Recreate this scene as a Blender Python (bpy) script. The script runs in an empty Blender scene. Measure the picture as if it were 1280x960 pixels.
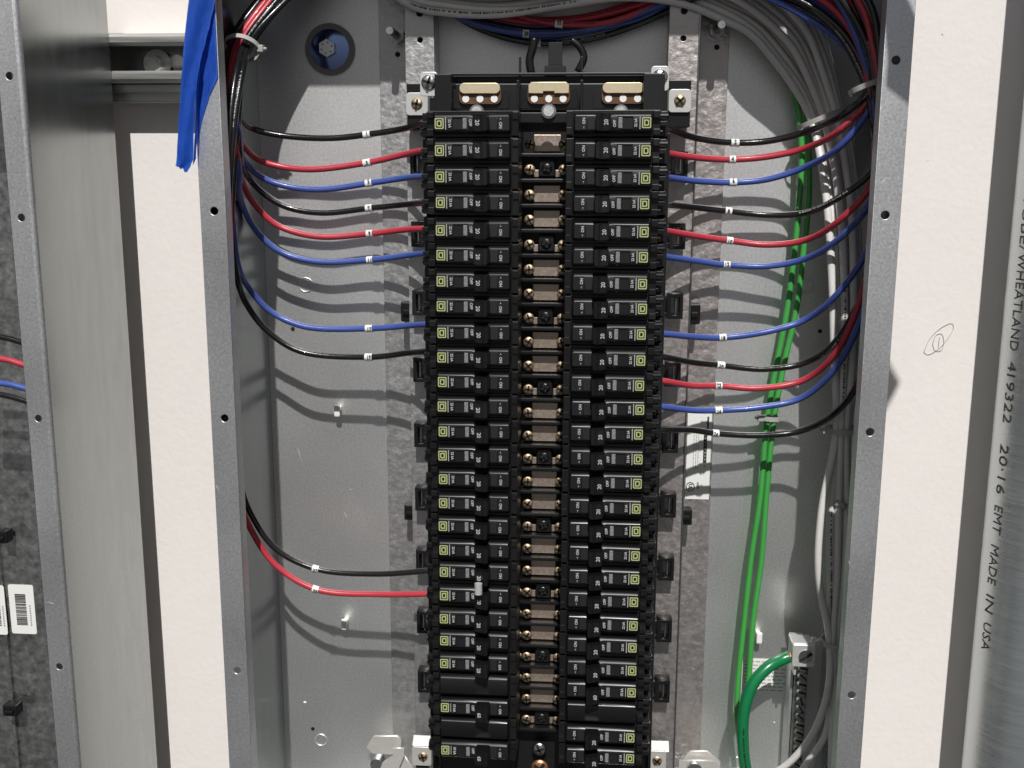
import bpy, bmesh, math, random
from mathutils import Vector, Matrix
random.seed(7)
scene = bpy.context.scene
C = scene.collection
# ---------------------------------------------------------------- camera
F = 1333.74
CP = Vector((0.04073, -0.78316, 0.08167))
_y, _p, _r = 0.07878, -0.19433, -0.00333
RM = (Matrix.Rotation(_y, 3, 'Z') @ Matrix.Rotation(_p, 3, 'X') @ Matrix.Rotation(_r, 3, 'Y'))
cam = bpy.data.objects.new('camera', bpy.data.cameras.new('camera'))
C.objects.link(cam)
cam.data.sensor_fit = 'HORIZONTAL'; cam.data.sensor_width = 36.0
cam.data.lens = F / 1280 * 36
cam.data.clip_start = 0.01; cam.data.clip_end = 100
cam.rotation_mode = 'QUATERNION'
cam.matrix_world = Matrix.Translation(CP) @ (RM @ Matrix.Rotation(math.pi/2, 3, 'X')).to_4x4()
scene.camera = cam

def at(px, py, Y):
    """the point at depth Y (metres behind the front flange) that lies on a given line of sight"""
    d = RM @ Vector(((px-640)/F, 1, -(py-480)/F))
    return CP + d * ((Y-CP.y)/d.y)
# ---------------------------------------------------------------- light
w = bpy.data.worlds.new('World'); scene.world = w; w.use_nodes = True
nt = w.node_tree; nt.nodes.clear()
wo = nt.nodes.new('ShaderNodeOutputWorld'); bg = nt.nodes.new('ShaderNodeBackground')
tc = nt.nodes.new('ShaderNodeTexCoord'); sp = nt.nodes.new('ShaderNodeSeparateXYZ')
cr = nt.nodes.new('ShaderNodeValToRGB'); mr = nt.nodes.new('ShaderNodeMapRange')
mr.inputs[1].default_value = -1; mr.inputs[2].default_value = 1
nt.links.new(tc.outputs['Generated'], sp.inputs[0]); nt.links.new(sp.outputs[2], mr.inputs[0])
nt.links.new(mr.outputs[0], cr.inputs[0]); nt.links.new(cr.outputs[0], bg.inputs[0]); nt.links.new(bg.outputs[0], wo.inputs[0])
cr.color_ramp.elements[0].position = 0.1; cr.color_ramp.elements[0].color = (.075, .074, .075, 1)
cr.color_ramp.elements[1].position = 0.9; cr.color_ramp.elements[1].color = (.28, .285, .295, 1)
bg.inputs[1].default_value = 1.0
sun = bpy.data.objects.new('work_light', bpy.data.lights.new('work_light', 'SUN'))
C.objects.link(sun)
sun.data.energy = 4.15; sun.data.angle = math.radians(.75); sun.data.color = (1.0, .985, .962)
sd = Vector((-0.09, 1.0, -1.15)).normalized()
sun.rotation_mode = 'QUATERNION'; sun.rotation_quaternion = sd.to_track_quat('-Z', 'Y')
scene.view_settings.view_transform = 'Standard'; scene.view_settings.look = 'None'
scene.view_settings.exposure = 0.0; scene.view_settings.gamma = 1.0
scene.render.engine = 'CYCLES'
# ---------------------------------------------------------------- materials
def mat(name, col, rough=.5, metal=0., noise=None, bump=None, coat=0., spec=.5, kind='noise', detail=4, rvar=0., col2=None, stretch=None, vec='Object', bigw=.28, bigs=9):
    """noise=(scale, amount)   bump=(scale, strength, distance)"""
    m = bpy.data.materials.new(name); m.use_nodes = True
    n = m.node_tree.nodes; l = m.node_tree.links
    b = n['Principled BSDF']
    b.inputs['Base Color'].default_value = (*col, 1); b.inputs['Roughness'].default_value = rough
    b.inputs['Metallic'].default_value = metal; b.inputs['Coat Weight'].default_value = coat
    b.inputs['Specular IOR Level'].default_value = spec
    if noise or bump:
        t = n.new('ShaderNodeTexCoord'); mp = n.new('ShaderNodeMapping')
        l.new(t.outputs[vec], mp.inputs[0])
        if stretch: mp.inputs['Scale'].default_value = stretch
    if noise:
        if kind == 'voronoi':
            x = n.new('ShaderNodeTexVoronoi'); x.inputs['Scale'].default_value = noise[0]
            wv = n.new('ShaderNodeTexNoise'); wv.inputs['Scale'].default_value = noise[0]*.6; wv.inputs['Detail'].default_value = 3
            mx = n.new('ShaderNodeMix'); mx.data_type = 'VECTOR'; mx.inputs[0].default_value = .03
            l.new(mp.outputs[0], wv.inputs['Vector']); l.new(mp.outputs[0], mx.inputs[4]); l.new(wv.outputs['Color'], mx.inputs[5])
            l.new(mx.outputs[1], x.inputs['Vector'])
            s2 = n.new('ShaderNodeSeparateColor'); l.new(x.outputs['Color'], s2.inputs[0]); fac = s2.outputs[0]
        else:
            x = n.new('ShaderNodeTexNoise'); x.inputs['Scale'].default_value = noise[0]; x.inputs['Detail'].default_value = detail
            x.inputs['Roughness'].default_value = .65
            l.new(mp.outputs[0], x.inputs['Vector']); fac = x.outputs['Fac']
        big = n.new('ShaderNodeTexNoise'); big.inputs['Scale'].default_value = bigs; big.inputs['Detail'].default_value = 3
        l.new(mp.outputs[0], big.inputs['Vector'])
        ad = n.new('ShaderNodeMath'); ad.operation = 'MULTIPLY_ADD'; ad.inputs[1].default_value = 1-bigw
        bm_ = n.new('ShaderNodeMath'); bm_.operation = 'MULTIPLY'; bm_.inputs[1].default_value = bigw
        l.new(big.outputs['Fac'], bm_.inputs[0]); l.new(fac, ad.inputs[0]); l.new(bm_.outputs[0], ad.inputs[2])
        r = n.new('ShaderNodeValToRGB')
        a = noise[1]; c2 = col2 or col
        r.color_ramp.elements[0].position = .28; r.color_ramp.elements[1].position = .72
        r.color_ramp.elements[0].color = tuple(max(0, c*(1-a)) for c in c2)+(1,)
        r.color_ramp.elements[1].color = tuple(min(1, c*(1+a)) for c in col)+(1,)
        l.new(ad.outputs[0], r.inputs[0]); l.new(r.outputs[0], b.inputs['Base Color'])
        if rvar:
            q = n.new('ShaderNodeMapRange'); q.inputs[1].default_value = .25; q.inputs[2].default_value = .75
            q.inputs[3].default_value = rough-rvar; q.inputs[4].default_value = rough+rvar
            l.new(ad.outputs[0], q.inputs[0]); l.new(q.outputs[0], b.inputs['Roughness'])
    if bump:
        x = n.new('ShaderNodeTexNoise'); x.inputs['Scale'].default_value = bump[0]; x.inputs['Detail'].default_value = 3
        l.new(mp.outputs[0], x.inputs['Vector'])
        u = n.new('ShaderNodeBump'); u.inputs['Strength'].default_value = bump[1]; u.inputs['Distance'].default_value = bump[2]
        l.new(x.outputs['Fac'], u.inputs['Height']); l.new(u.outputs[0], b.inputs['Normal'])
    return m
M = {}
M['wall'] = mat('painted_plaster', (.80, .752, .718), .8, bigw=.6, bigs=5, noise=(60, .035), bump=(170, .28, .0010))
M['galv'] = mat('galvanised_sheet', (.82, .82, .805), .45, .93, bigw=.40, bigs=7, noise=(520, .22), bump=(900, .12, .0004), rvar=.06)
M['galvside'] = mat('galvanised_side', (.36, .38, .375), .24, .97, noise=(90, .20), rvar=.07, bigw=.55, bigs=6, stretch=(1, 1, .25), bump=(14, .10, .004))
M['flange'] = mat('galvanised_flange', (.64, .645, .65), .45, .90, bigw=.40, bigs=9, noise=(520, .28), bump=(800, .12, .0004), rvar=.08)
M['spangle'] = mat('spangled_zinc', (.56, .555, .545), .44, .88, noise=(200, .13), detail=2, bump=(170, .45, .0016), rvar=.12)
M['spangle2'] = mat('spangled_zinc_red_reflection', (.56, .515, .495), .44, .88, noise=(200, .15), detail=2, bump=(170, .5, .0016), rvar=.12)  # right rail zinc, its reddish reflection tinted into the colour
M['darkspangle'] = mat('dark_zinc', (.42, .42, .41), .32, .92, noise=(120, .6), detail=2, bump=(150, .5, .0016), rvar=.12, bigw=.4)
M['steel'] = mat('bright_steel', (.62, .62, .62), .28, 1., noise=(300, .12), rvar=.08)
M['zinc_bright'] = mat('bright_zinc_bracket', (.74, .73, .71), .4, .55, noise=(250, .08))
M['brass'] = mat('brass_screw', (.52, .39, .25), .48, .9, noise=(700, .25), bump=(600, .3, .0006), rvar=.1)
M['bus'] = mat('tin_plated_bus', (.80, .68, .46), .38, .55, noise=(300, .08))
M['plate'] = mat('tin_plated_connector', (.52, .42, .345), .38, .75, noise=(420, .25), rvar=.1, bump=(800, .2, .0004))
M['busdark'] = mat('bare_copper_bus', (.16, .085, .05), .5, .6, noise=(300, .2))
M['black'] = mat('moulded_black', (.0065, .0065, .0068), .40, noise=(500, .25), bump=(1500, .08, .0003))
M['blackface'] = mat('moulded_charcoal', (.0115, .0115, .012), .44, noise=(600, .2), bump=(1500, .08, .0003))
M['chassis'] = mat('chassis_black', (.0085, .0085, .0088), .40, noise=(300, .2))
M['handle'] = mat('handle_black', (.006, .006, .006), .3)
M['hole'] = mat('recess_black', (.008, .008, .008), .7)
M['print'] = mat('white_print', (.44, .44, .43), .6)
M['logo'] = mat('logo_yellow', (.40, .43, .19), .55)
M['lens'] = mat('clear_indicator', (.22, .22, .22), .18, spec=.9, noise=(700, .5))
M['tag'] = mat('marker_white', (.82, .82, .78), .55)
M['ink'] = mat('ink_black', (.035, .035, .035), .7)
M['wred'] = mat('red_nylon', (.47, .040, .058), .36, coat=.2, noise=(90, .08), bump=(260, .25, .0006))
M['wblue'] = mat('blue_nylon', (.055, .095, .34), .34, coat=.25, noise=(90, .08), bump=(260, .25, .0006))
M['wblack'] = mat('black_nylon', (.010, .010, .011), .25, coat=.5, noise=(90, .1), bump=(260, .3, .0006))
M['wwhite'] = mat('grey_white_nylon', (.68, .66, .63), .3, coat=.3, noise=(120, .06), bump=(260, .2, .0006))
M['wgreen'] = mat('bright_green_nylon', (.06, .36, .07), .3, coat=.3, noise=(90, .06), bump=(260, .2, .0006))
M['wdgreen'] = mat('dark_green_nylon', (.006, .17, .055), .28, coat=.4, noise=(90, .06))
M['tie'] = mat('natural_nylon_tie', (.40, .395, .37), .4, coat=.1)
for _k in ('black', 'blackface', 'handle', 'chassis'):
    _nn = M[_k].node_tree; _i = _nn.nodes.new('ShaderNodeObjectInfo'); _q = _nn.nodes.new('ShaderNodeMapRange')
    _q.inputs[3].default_value = .28; _q.inputs[4].default_value = .44
    _nn.links.new(_i.outputs['Random'], _q.inputs[0]); _nn.links.new(_q.outputs[0], _nn.nodes['Principled BSDF'].inputs['Roughness'])
M['tape'] = mat('blue_masking_tape', (.035, .175, .68), .6, noise=(260, .14), bump=(120, .8, .0022), stretch=(1, 1, .5))
_n = M['tape'].node_tree; _t = _n.nodes.new('ShaderNodeBsdfTranslucent'); _t.inputs[0].default_value = (.03, .17, .80, 1)
_m = _n.nodes.new('ShaderNodeMixShader'); _m.inputs[0].default_value = .4
_o = [q for q in _n.nodes if q.type == 'OUTPUT_MATERIAL'][0]
_n.links.new(_n.nodes['Principled BSDF'].outputs[0], _m.inputs[1]); _n.links.new(_t.outputs[0], _m.inputs[2]); _n.links.new(_m.outputs[0], _o.inputs[0])
M['label'] = mat('paper_label', (.80, .80, .77), .6, noise=(40, .03))
M['rubber'] = mat('rubber_washer', (.20, .19, .185), .6)
M['boltmetal'] = mat('painted_reflection_washer', (.24, .34, .62), .18, .95, noise=(200, .08))  # washer metal with a blue reflection painted into its base colour
M['strut'] = mat('strut_steel', (.58, .575, .55), .36, .9, noise=(220, .28), stretch=(.05, 1, 1), rvar=.12)
M['conduit'] = mat('galvanised_conduit', (.58, .615, .62), .38, .88, noise=(160, .10), stretch=(.15, .15, 3.5), rvar=.12, bump=(500, .25, .0008))
M['bracket'] = mat('zinc_lug_bracket', (.66, .64, .60), .42, .5, noise=(200, .1))
M['copper'] = mat('copper_strand', (.70, .33, .17), .35, .9)
M['conduit_ink'] = mat('worn_print', (.085, .09, .09), .6, noise=(420, .7))
M['pencil'] = mat('pencil_graphite', (.45, .43, .42), .8)
M['sticker'] = mat('grey_text_print', (.36, .36, .35), .7)
# ---------------------------------------------------------------- helpers
def finish(bm, smooth=False, ang=40):
    bmesh.ops.recalc_face_normals(bm, faces=bm.faces)
    if smooth:
        for f in bm.faces: f.smooth = True
        a = math.radians(ang)
        for e in bm.edges:
            if len(e.link_faces) == 2 and e.calc_face_angle(0) > a: e.smooth = False
def obj(name, bm, m, parent=None, smooth=False, loc=None):
    """one mesh object; vertices given in world space are made relative to the parent or to loc"""
    if isinstance(bm, bmesh.types.BMesh):
        finish(bm, smooth)
        me = bpy.data.meshes.new(name); bm.to_mesh(me); bm.free()
    else: me = bm
    if not me.materials: me.materials.append(m)
    o = bpy.data.objects.new(name, me); C.objects.link(o)
    if parent is not None:
        o.parent = parent
        off = parent.get('_w')
        p = parent
        tot = Vector((0, 0, 0))
        while p is not None:
            tot += Vector(p.location); p = p.parent
        if tot.length > 0 and not parent.get('local'): me.transform(Matrix.Translation(-tot))
    elif loc is not None:
        me.transform(Matrix.Translation(-Vector(loc))); o.location = loc
    return o
def thing(name, label, cat, loc=(0, 0, 0), group=None):
    o = bpy.data.objects.new(name, None); o.empty_display_size = .01; C.objects.link(o)
    o.location = loc; o['label'] = label; o['category'] = cat
    if group: o['group'] = group
    return o
def tag(o, label, cat, group=None):
    o['label'] = label; o['category'] = cat
    if group: o['group'] = group
    return o
def box(bm, x0, x1, y0, y1, z0, z1, bev=0.0):
    r = bmesh.ops.create_cube(bm, size=1)
    mtx = Matrix.Translation(((x0+x1)/2, (y0+y1)/2, (z0+z1)/2)) @ Matrix.Diagonal((abs(x1-x0), abs(y1-y0), abs(z1-z0), 1))
    bmesh.ops.transform(bm, matrix=mtx, verts=r['verts'])
    if bev:
        es = list({e for v in r['verts'] for e in v.link_edges})
        bmesh.ops.bevel(bm, geom=es, offset=bev, segments=2, affect='EDGES', profile=.6)
    return r['verts']
def cyl(bm, c, axis, r, h, seg=20, r2=None, bev=0):
    g = bmesh.ops.create_cone(bm, cap_ends=True, segments=seg, radius1=r, radius2=r if r2 is None else r2, depth=h)
    q = Vector(axis).normalized().to_track_quat('Z', 'Y').to_matrix().to_4x4()
    bmesh.ops.transform(bm, matrix=Matrix.Translation(c) @ q, verts=g['verts'])
    return g['verts']
def plate(outer, holes, thick, Y, bev=0.0, xz=True):
    """flat plate in the X-Z plane, front face at Y, cut out with real holes"""
    cu = bpy.data.curves.new('plate', 'CURVE'); cu.dimensions = '2D'; cu.fill_mode = 'BOTH'
    cu.extrude = thick/2 - bev; cu.bevel_depth = bev; cu.bevel_resolution = 1 if bev < .001 else 3
    for pts in [outer]+holes:
        s = cu.splines.new('POLY'); s.points.add(len(pts)-1); s.use_cyclic_u = True
        for k, (x, z) in enumerate(pts): s.points[k].co = (x, z, 0, 1)
    o = bpy.data.objects.new('tmp', cu); C.objects.link(o)
    dg = bpy.context.evaluated_depsgraph_get()
    me = bpy.data.meshes.new_from_object(o.evaluated_get(dg))
    bpy.data.objects.remove(o); bpy.data.curves.remove(cu)
    me.transform(Matrix.Translation((0, Y+thick/2, 0)) @ Matrix.Rotation(math.pi/2, 4, 'X'))
    bm = bmesh.new(); bm.from_mesh(me); bpy.data.meshes.remove(me)
    bmesh.ops.remove_doubles(bm, verts=bm.verts, dist=1e-6)
    return bm
def circ(x, z, r, n=20): return [(x+r*math.cos(2*math.pi*k/n), z+r*math.sin(2*math.pi*k/n)) for k in range(n)]
def rrect(x0, x1, z0, z1, r, n=4):
    p = []
    for cx, cz, a in ((x1-r, z1-r, 0), (x0+r, z1-r, 90), (x0+r, z0+r, 180), (x1-r, z0+r, 270)):
        for k in range(n+1):
            t = math.radians(a+90*k/n); p.append((cx+r*math.cos(t), cz+r*math.sin(t)))
    return p
_tc = {}
def text_mesh(s, size, bold=.0):
    """flat lettering in local x/y, centred"""
    k = (s, size, bold)
    if k not in _tc:
        cu = bpy.data.curves.new('txt', 'FONT'); cu.body = s; cu.size = size; cu.align_x = 'CENTER'; cu.align_y = 'CENTER'
        cu.offset = bold*size; cu.resolution_u = 2; cu.extrude = size*.012
        o = bpy.data.objects.new('tmp', cu); C.objects.link(o)
        dg = bpy.context.evaluated_depsgraph_get()
        me = bpy.data.meshes.new_from_object(o.evaluated_get(dg)); bpy.data.objects.remove(o); bpy.data.curves.remove(cu)
        _tc[k] = me
    return _tc[k].copy()
def text_bm(bm, s, size, x, y, z, rot=0, bold=.03, sx=1.):
    """lettering on a plane facing -Y; rot in degrees, counter-clockwise as seen"""
    me = text_mesh(s, size, bold)
    me.transform(Matrix.Translation((x, y, z)) @ Matrix.Rotation(math.radians(-rot), 4, 'Y') @ Matrix.Rotation(math.pi/2, 4, 'X') @ Matrix.Diagonal((sx, 1, 1, 1)))
    bm.from_mesh(me); bpy.data.meshes.remove(me)
def spline(pts, n=8):
    P = [Vector(p) for p in pts]; P = [P[0]*2-P[1]]+P+[P[-1]*2-P[-2]]
    out = []
    for i in range(1, len(P)-2):
        a, b, c, d = P[i-1:i+3]
        t0 = 0; t1 = max((b-a).length, 1e-6)**.5; t2 = t1+max((c-b).length, 1e-6)**.5; t3 = t2+max((d-c).length, 1e-6)**.5
        for k in range(n):
            t = t1+(t2-t1)*k/n
            A1 = a*((t1-t)/(t1-t0))+b*((t-t0)/(t1-t0)); A2 = b*((t2-t)/(t2-t1))+c*((t-t1)/(t2-t1)); A3 = c*((t3-t)/(t3-t2))+d*((t-t2)/(t3-t2))
            B1 = A1*((t2-t)/(t2-t0))+A2*((t-t0)/(t2-t0)); B2 = A2*((t3-t)/(t3-t1))+A3*((t-t1)/(t3-t1))
            out.append(B1*((t2-t)/(t2-t1))+B2*((t-t1)/(t2-t1)))
    out.append(P[-2]); return out
def frames(path):
    T = [(path[min(i+1, len(path)-1)]-path[max(i-1, 0)]).normalized() for i in range(len(path))]
    n = T[0].orthogonal().normalized(); N = []
    for t in T:
        n = (n-t*n.dot(t)).normalized(); N.append(n.copy())
    return T, N
def tube(bm, path, r, seg=10, cap=True):
    T, N = frames(path); rings = []
    for i, p in enumerate(path):
        b = T[i].cross(N[i]); rr = r[i] if isinstance(r, (list, tuple)) else r
        rings.append([bm.verts.new(p+(N[i]*math.cos(2*math.pi*k/seg)+b*math.sin(2*math.pi*k/seg))*rr) for k in range(seg)])
    for i in range(len(rings)-1):
        for k in range(seg):
            f = bm.faces.new((rings[i][k], rings[i][(k+1) % seg], rings[i+1][(k+1) % seg], rings[i+1][k])); f.smooth = True
    if cap: bm.faces.new(rings[0][::-1]); bm.faces.new(rings[-1])
def tube_obj(name, pts, r, m, parent=None, n=8, seg=10):
    bm = bmesh.new(); tube(bm, spline(pts, n), r, seg)
    return obj(name, bm, m, parent, loc=None if parent else pts[0])
def nearest(path, p):
    return min(range(len(path)), key=lambda i: (path[i]-p).length)
def print_on(bm, path, i0, length, r, h, gap=.45, face=Vector((0, -1, .3))):
    """tiny irregular ink dashes that follow a wire"""
    d = 0; i = i0; nxt = 0
    while i < len(path)-1 and d < length:
        seg_ = (path[i+1]-path[i]); L = seg_.length; t = seg_.normalized()
        s = 0
        while s < L:
            wd = random.uniform(.0006, .0016)
            if random.random() > .22:
                c = path[i]+t*s; up = (face-t*face.dot(t)).normalized(); si = t.cross(up)
                hh = h*random.uniform(.6, 1)
                vs = [bm.verts.new(c+up*(r*1.03)+t*a+si*b_) for a, b_ in ((0, -hh/2), (wd, -hh/2), (wd, hh/2), (0, hh/2))]
                bm.faces.new(vs)
            s += wd+random.uniform(.0003, .0009)
        d += L; i += 1
# ---------------------------------------------------------------- wall
bm = bmesh.new()
vs = [bm.verts.new(p) for p in ((-1.6, .187, -1.5), (1.6, .187, -1.5), (1.6, .187, 1.5), (-1.6, .187, 1.5))]
bm.faces.new(vs)
wall = obj('wall', bm, M['wall']); wall['kind'] = 'structure'
bm = bmesh.new()
def pencil(pts, close=True):
    P = [at(x, y, .1862) for x, y in pts]
    if close: P.append(P[0])
    tube(bm, spline(P, 5), .00022, 5)
pencil([(1155, 440), (1162, 424), (1176, 410), (1190, 404), (1192, 410), (1184, 424), (1172, 437), (1160, 443)])
pencil([(1166, 430), (1170, 419), (1177, 417), (1180, 427), (1176, 438), (1169, 438)])
pencil([(1173, 434), (1174, 426), (1175, 421)], False)
obj('pencil_mark', bm, M['pencil'], wall)
# ---------------------------------------------------------------- enclosure
FH = [.15947, .05392, -.1041, -.31365]
enc = thing('electrical_enclosure', 'open galvanised panelboard enclosure with screw holes down its flanges, in the centre', 'electrical box', (0, .146, -.5))
TOP, BOT, HW, D = .3444, -.62, .254, .146
def one(name, m, *a, parent=enc, bev=0):
    bm = bmesh.new(); box(bm, *a, bev); return obj(name, bm, m, parent)
one('back_panel', M['galv'], -HW+.0016, HW-.0016, D, D+.0015, BOT, TOP)
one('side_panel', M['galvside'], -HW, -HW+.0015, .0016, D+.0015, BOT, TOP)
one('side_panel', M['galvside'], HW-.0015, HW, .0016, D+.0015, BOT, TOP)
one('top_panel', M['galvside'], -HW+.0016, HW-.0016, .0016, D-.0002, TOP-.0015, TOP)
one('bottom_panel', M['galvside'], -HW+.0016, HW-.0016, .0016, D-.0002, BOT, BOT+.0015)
for s in (-1, 1):
    x0, x1 = sorted((s*HW, s*(HW-.0185)))
    bm = plate([(x0, BOT), (x1, BOT), (x1, TOP), (x0, TOP)], [circ(s*.2437, z, .0034) for z in FH], .0015, 0, .0004)
    obj('flange', bm, M['flange'], enc)
    # rolled hem behind the inner edge of the flange
    xi = s*(HW-.0185)
    a, b = sorted((xi-s*.0002, xi+s*.0012))
    one('flange_lip', M['flange'], a, b, .0018, .0145, BOT+.002, TOP-.02)
one('flange', M['flange'], -HW+.0187, HW-.0187, 0, .0015, .3225, TOP)
# pressed knockout rings and dimples on the back
def ring(px, py, r):
    bm = bmesh.new(); c = at(px, py, D-.0004)
    P = [c+Vector((r*math.cos(t), 0, r*math.sin(t))) for t in [2*math.pi*k/28 for k in range(29)]]
    tube(bm, P, .0005, 6, cap=False)
    return obj('knockout', bm, M['galv'], enc)
for px, py, r in ((382, 356, .0062), (1008, 357, .0062), (401, 925, .0058), (889+34, 954, .0058), (1027, 30, .022), (1012, 22, .012)): ring(px, py, r)
for px, py in ((366, 411), (1025, 414), (391, 911)):
    bm = bmesh.new(); c = at(px, py, D-.0003); cyl(bm, c, (0, 1, 0), .0018, .0008, 12)
    obj('rivet', bm, M['hole'], enc)
# ---------------------------------------------------------------- neighbouring enclosure
NX = -.383
nb = thing('electrical_enclosure', 'neighbouring galvanised enclosure cut off by the left edge, showing its tall side panel', 'electrical box', (NX-.254, .146, -.5))
NXF = NX-.0185
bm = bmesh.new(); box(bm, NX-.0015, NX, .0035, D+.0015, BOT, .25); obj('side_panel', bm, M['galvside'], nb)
bm = bmesh.new()
prof = []
for k in range(7):
    t = math.radians(90*k/6); prof.append((NX-.0035+.0035*math.sin(t), .0035-.0035*math.cos(t)))
rows_ = [[bm.verts.new((x, y, z)) for x, y in prof] for z in (BOT, .25)]
for k in range(6): bm.faces.new((rows_[0][k], rows_[0][k+1], rows_[1][k+1], rows_[1][k])).smooth = True
obj('rolled_edge', bm, M['flange'], nb)
Fn = [at(px, py, 0) for px, py in ((5, 95), (20, 272), (41, 523), (67, 833))]
bm = plate([(NXF, BOT), (NX-.0036, BOT), (NX-.0036, .25), (NXF, .25)], [circ(NX-.0103, p.z, .0032) for p in Fn], .0015, 0, .0003)
obj('flange', bm, M['flange'], nb)
bm = bmesh.new(); box(bm, NXF-.0002, NXF+.0012, .0018, .016, BOT, .25); obj('flange_lip', bm, M['flange'], nb)
bm = bmesh.new(); box(bm, NX-.506, NX-.0017, D, D+.0015, BOT, .25); obj('back_panel', bm, M['darkspangle'], nb)
bm = bmesh.new(); box(bm, NX-.508, NX-.5065, .0016, D+.0015, BOT, .25); obj('side_panel', bm, M['galvside'], nb)
bm = bmesh.new(); box(bm, NX-.505, NX-.002, .0016, D-.0002, .2485, .25); obj('top_panel', bm, M['galvside'], nb)
bm = bmesh.new(); box(bm, NX-.4895, NXF-.0003, 0, .0015, .2315, .25); obj('flange', bm, M['flange'], nb)
# its spangled inner rail, seen at the left edge
nr = thing('mounting_rail', 'dark spangled rail inside the box at the left edge, carrying two barcode labels', 'rail', (-.51, .13, -.5))
bm = bmesh.new(); box(bm, -.536, -.476, .131, .134, -.56, .10); obj('web', bm, M['darkspangle'], nr)
bm = bmesh.new(); box(bm, -.5165, -.5135, .1275, .1308, -.56, .10, .0006); obj('ridge', bm, M['darkspangle'], nr)
for k in range(2):
    x0, x1 = ((-.5097, -.4850), (-.5385, -.5118))[k]
    lb = thing('barcode_label', ('white rounded barcode label on the dark rail at the left edge', 'cream barcode label beyond the ridge, cut off by the left edge')[k], 'label', (x0, .13, -.35))
    bm = plate(rrect(x0, x1, -.3505, -.3010, .002), [], .0004, (.1304, .1268)[k]); obj('paper', bm, M['label'], lb)
    bm = bmesh.new(); z = -.3415
    while z < -.311:
        h = random.choice((.0005, .0008, .0012)); box(bm, x0+(.006, .014)[k], x0+(.0165, .0215)[k], (.1301, .1265)[k], (.1303, .1267)[k], z, z+h); z += h+random.choice((.0005, .0009))
    obj('barcode', bm, M['ink'], lb)
    bm = bmesh.new()
    for q in range(9): box(bm, x0+.0195+.004*k, x0+.0208+.004*k, (.1301, .1265)[k], (.1303, .1267)[k], -.342+q*.0024, -.342+q*.0024+.0016)
    obj('small_print', bm, M['sticker'], lb)
# black clips inside neighbour
def clip(px, py, Y, w_, h_, label, grp=None, flip=1):
    c = at(px, py, Y); t = thing('plastic_clip', label, 'clip', c, grp)
    bm = bmesh.new(); box(bm, c.x-w_/2, c.x+w_/2, Y, Y+.012, c.z-h_/2, c.z+h_/2, .0012); obj('body', bm, M['handle'], t)
    bm = bmesh.new(); box(bm, c.x-w_*.28, c.x+w_*.28, Y-.003, Y-.0002, c.z-h_*.12, c.z+h_*.12, .0006); obj('latch', bm, M['black'], t)
    return t
clip(12, 889, .112, .014, .011, 'small black clip on the rail inside the left edge box, below the barcode label')
clip(3, 672, .115, .008, .012, 'black clip at the left edge, above the barcode labels')
for (pts, m, lab) in (
    ([(-60, 442), (-20, 446), (10, 450), (26, 455), (50, 462), (70, 480)], 'wred', 'short red wire end entering from the left edge'),
    ([(-60, 474), (-20, 478), (10, 480), (26, 484), (50, 492), (70, 506)], 'wblue', 'short blue wire end entering from the left edge'),
    ([(-60, 414), (-20, 418), (10, 423), (24, 427), (45, 433), (65, 446)], 'wblack', 'short black wire end above the red one at the left edge'),
    ([(-60, 486), (-20, 490), (10, 495), (28, 500), (50, 508), (70, 520)], 'wblack', 'short black wire end under the blue one at the left edge')):
    o = tube_obj('wire', [at(x, y, .055) for x, y in pts], .0026, M[m]); tag(o, lab, 'wire')
# ---------------------------------------------------------------- strut channel
zt, zb = at(190, 41, .146).z, at(190, 102.5, .146).z
# section in (y,z): open towards the camera, lips turned in
st = thing('strut_channel', 'steel strut channel crossing the wall between the two enclosures at top left', 'strut', (-.31, .1865, (zt+zb)/2))
zm = (zt+zb)/2; hh = .0206; y0 = .1483; y1 = .1862
def sheet(prof, x0, x1, th, bm):
    n = len(prof); rows = []
    for x in (x0, x1): rows.append([bm.verts.new((x, y, z)) for y, z in prof])
    for k in range(n-1): bm.faces.new((rows[0][k], rows[0][k+1], rows[1][k+1], rows[1][k])).smooth = False
bm = bmesh.new()
half = [(y1, -hh+.003), (y1-.003, -hh), (y0+.009, -hh), (y0+.0088, -hh+.0012), (y0+.0055, -hh+.0012), (y0+.0052, -hh), (y0+.003, -hh), (y0, -hh+.003), (y0, -hh+.0075), (y0+.0025, -hh+.010), (y0+.0075, -hh+.010)]
inner = [(y0+.0075, -hh+.0078), (y0+.003, -hh+.0075), (y0+.0027, -hh+.004), (y0+.004, -hh+.0027), (y1-.004, -hh+.0027), (y1-.0027, -hh+.004)]
for s in (-1, 1):
    loop = [(y, zm-s*z if s < 0 else zm+z) for y, z in half+inner] if s > 0 else [(y, zm-z) for y, z in half+inner]
    rr = [[bm.verts.new((x, y, z)) for y, z in loop] for x in (-.43, -.2545)]
    n = len(loop)
    for k in range(n): bm.faces.new((rr[0][k], rr[0][(k+1) % n], rr[1][(k+1) % n], rr[1][k]))
    bm.faces.new(rr[0]); bm.faces.new(rr[1][::-1])
obj('channel_lip', bm, M['strut'], st)
slots = []
for cx in (-.3385, -.302): 
    slots.append(rrect(cx-.007, cx+.007, zm-.0065, zm+.0065, .0063))
bm = plate([(-.43, zm-hh+.0045), (-.2545, zm-hh+.0045), (-.2545, zm+hh-.0045), (-.43, zm+hh-.0045)], slots, .002, y1-.0022)
obj('slotted_back', bm, M['galvside'], st)
wsh = thing('bolt', 'hex bolt with a round washer inside the strut channel', 'bolt', (-.354, .175, zm))
one('under_rail', M['strut'], -.43, -.2545, .164, .1863, at(190, 128, .165).z, zm-hh-.0004, parent=st, bev=.0012)
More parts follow.
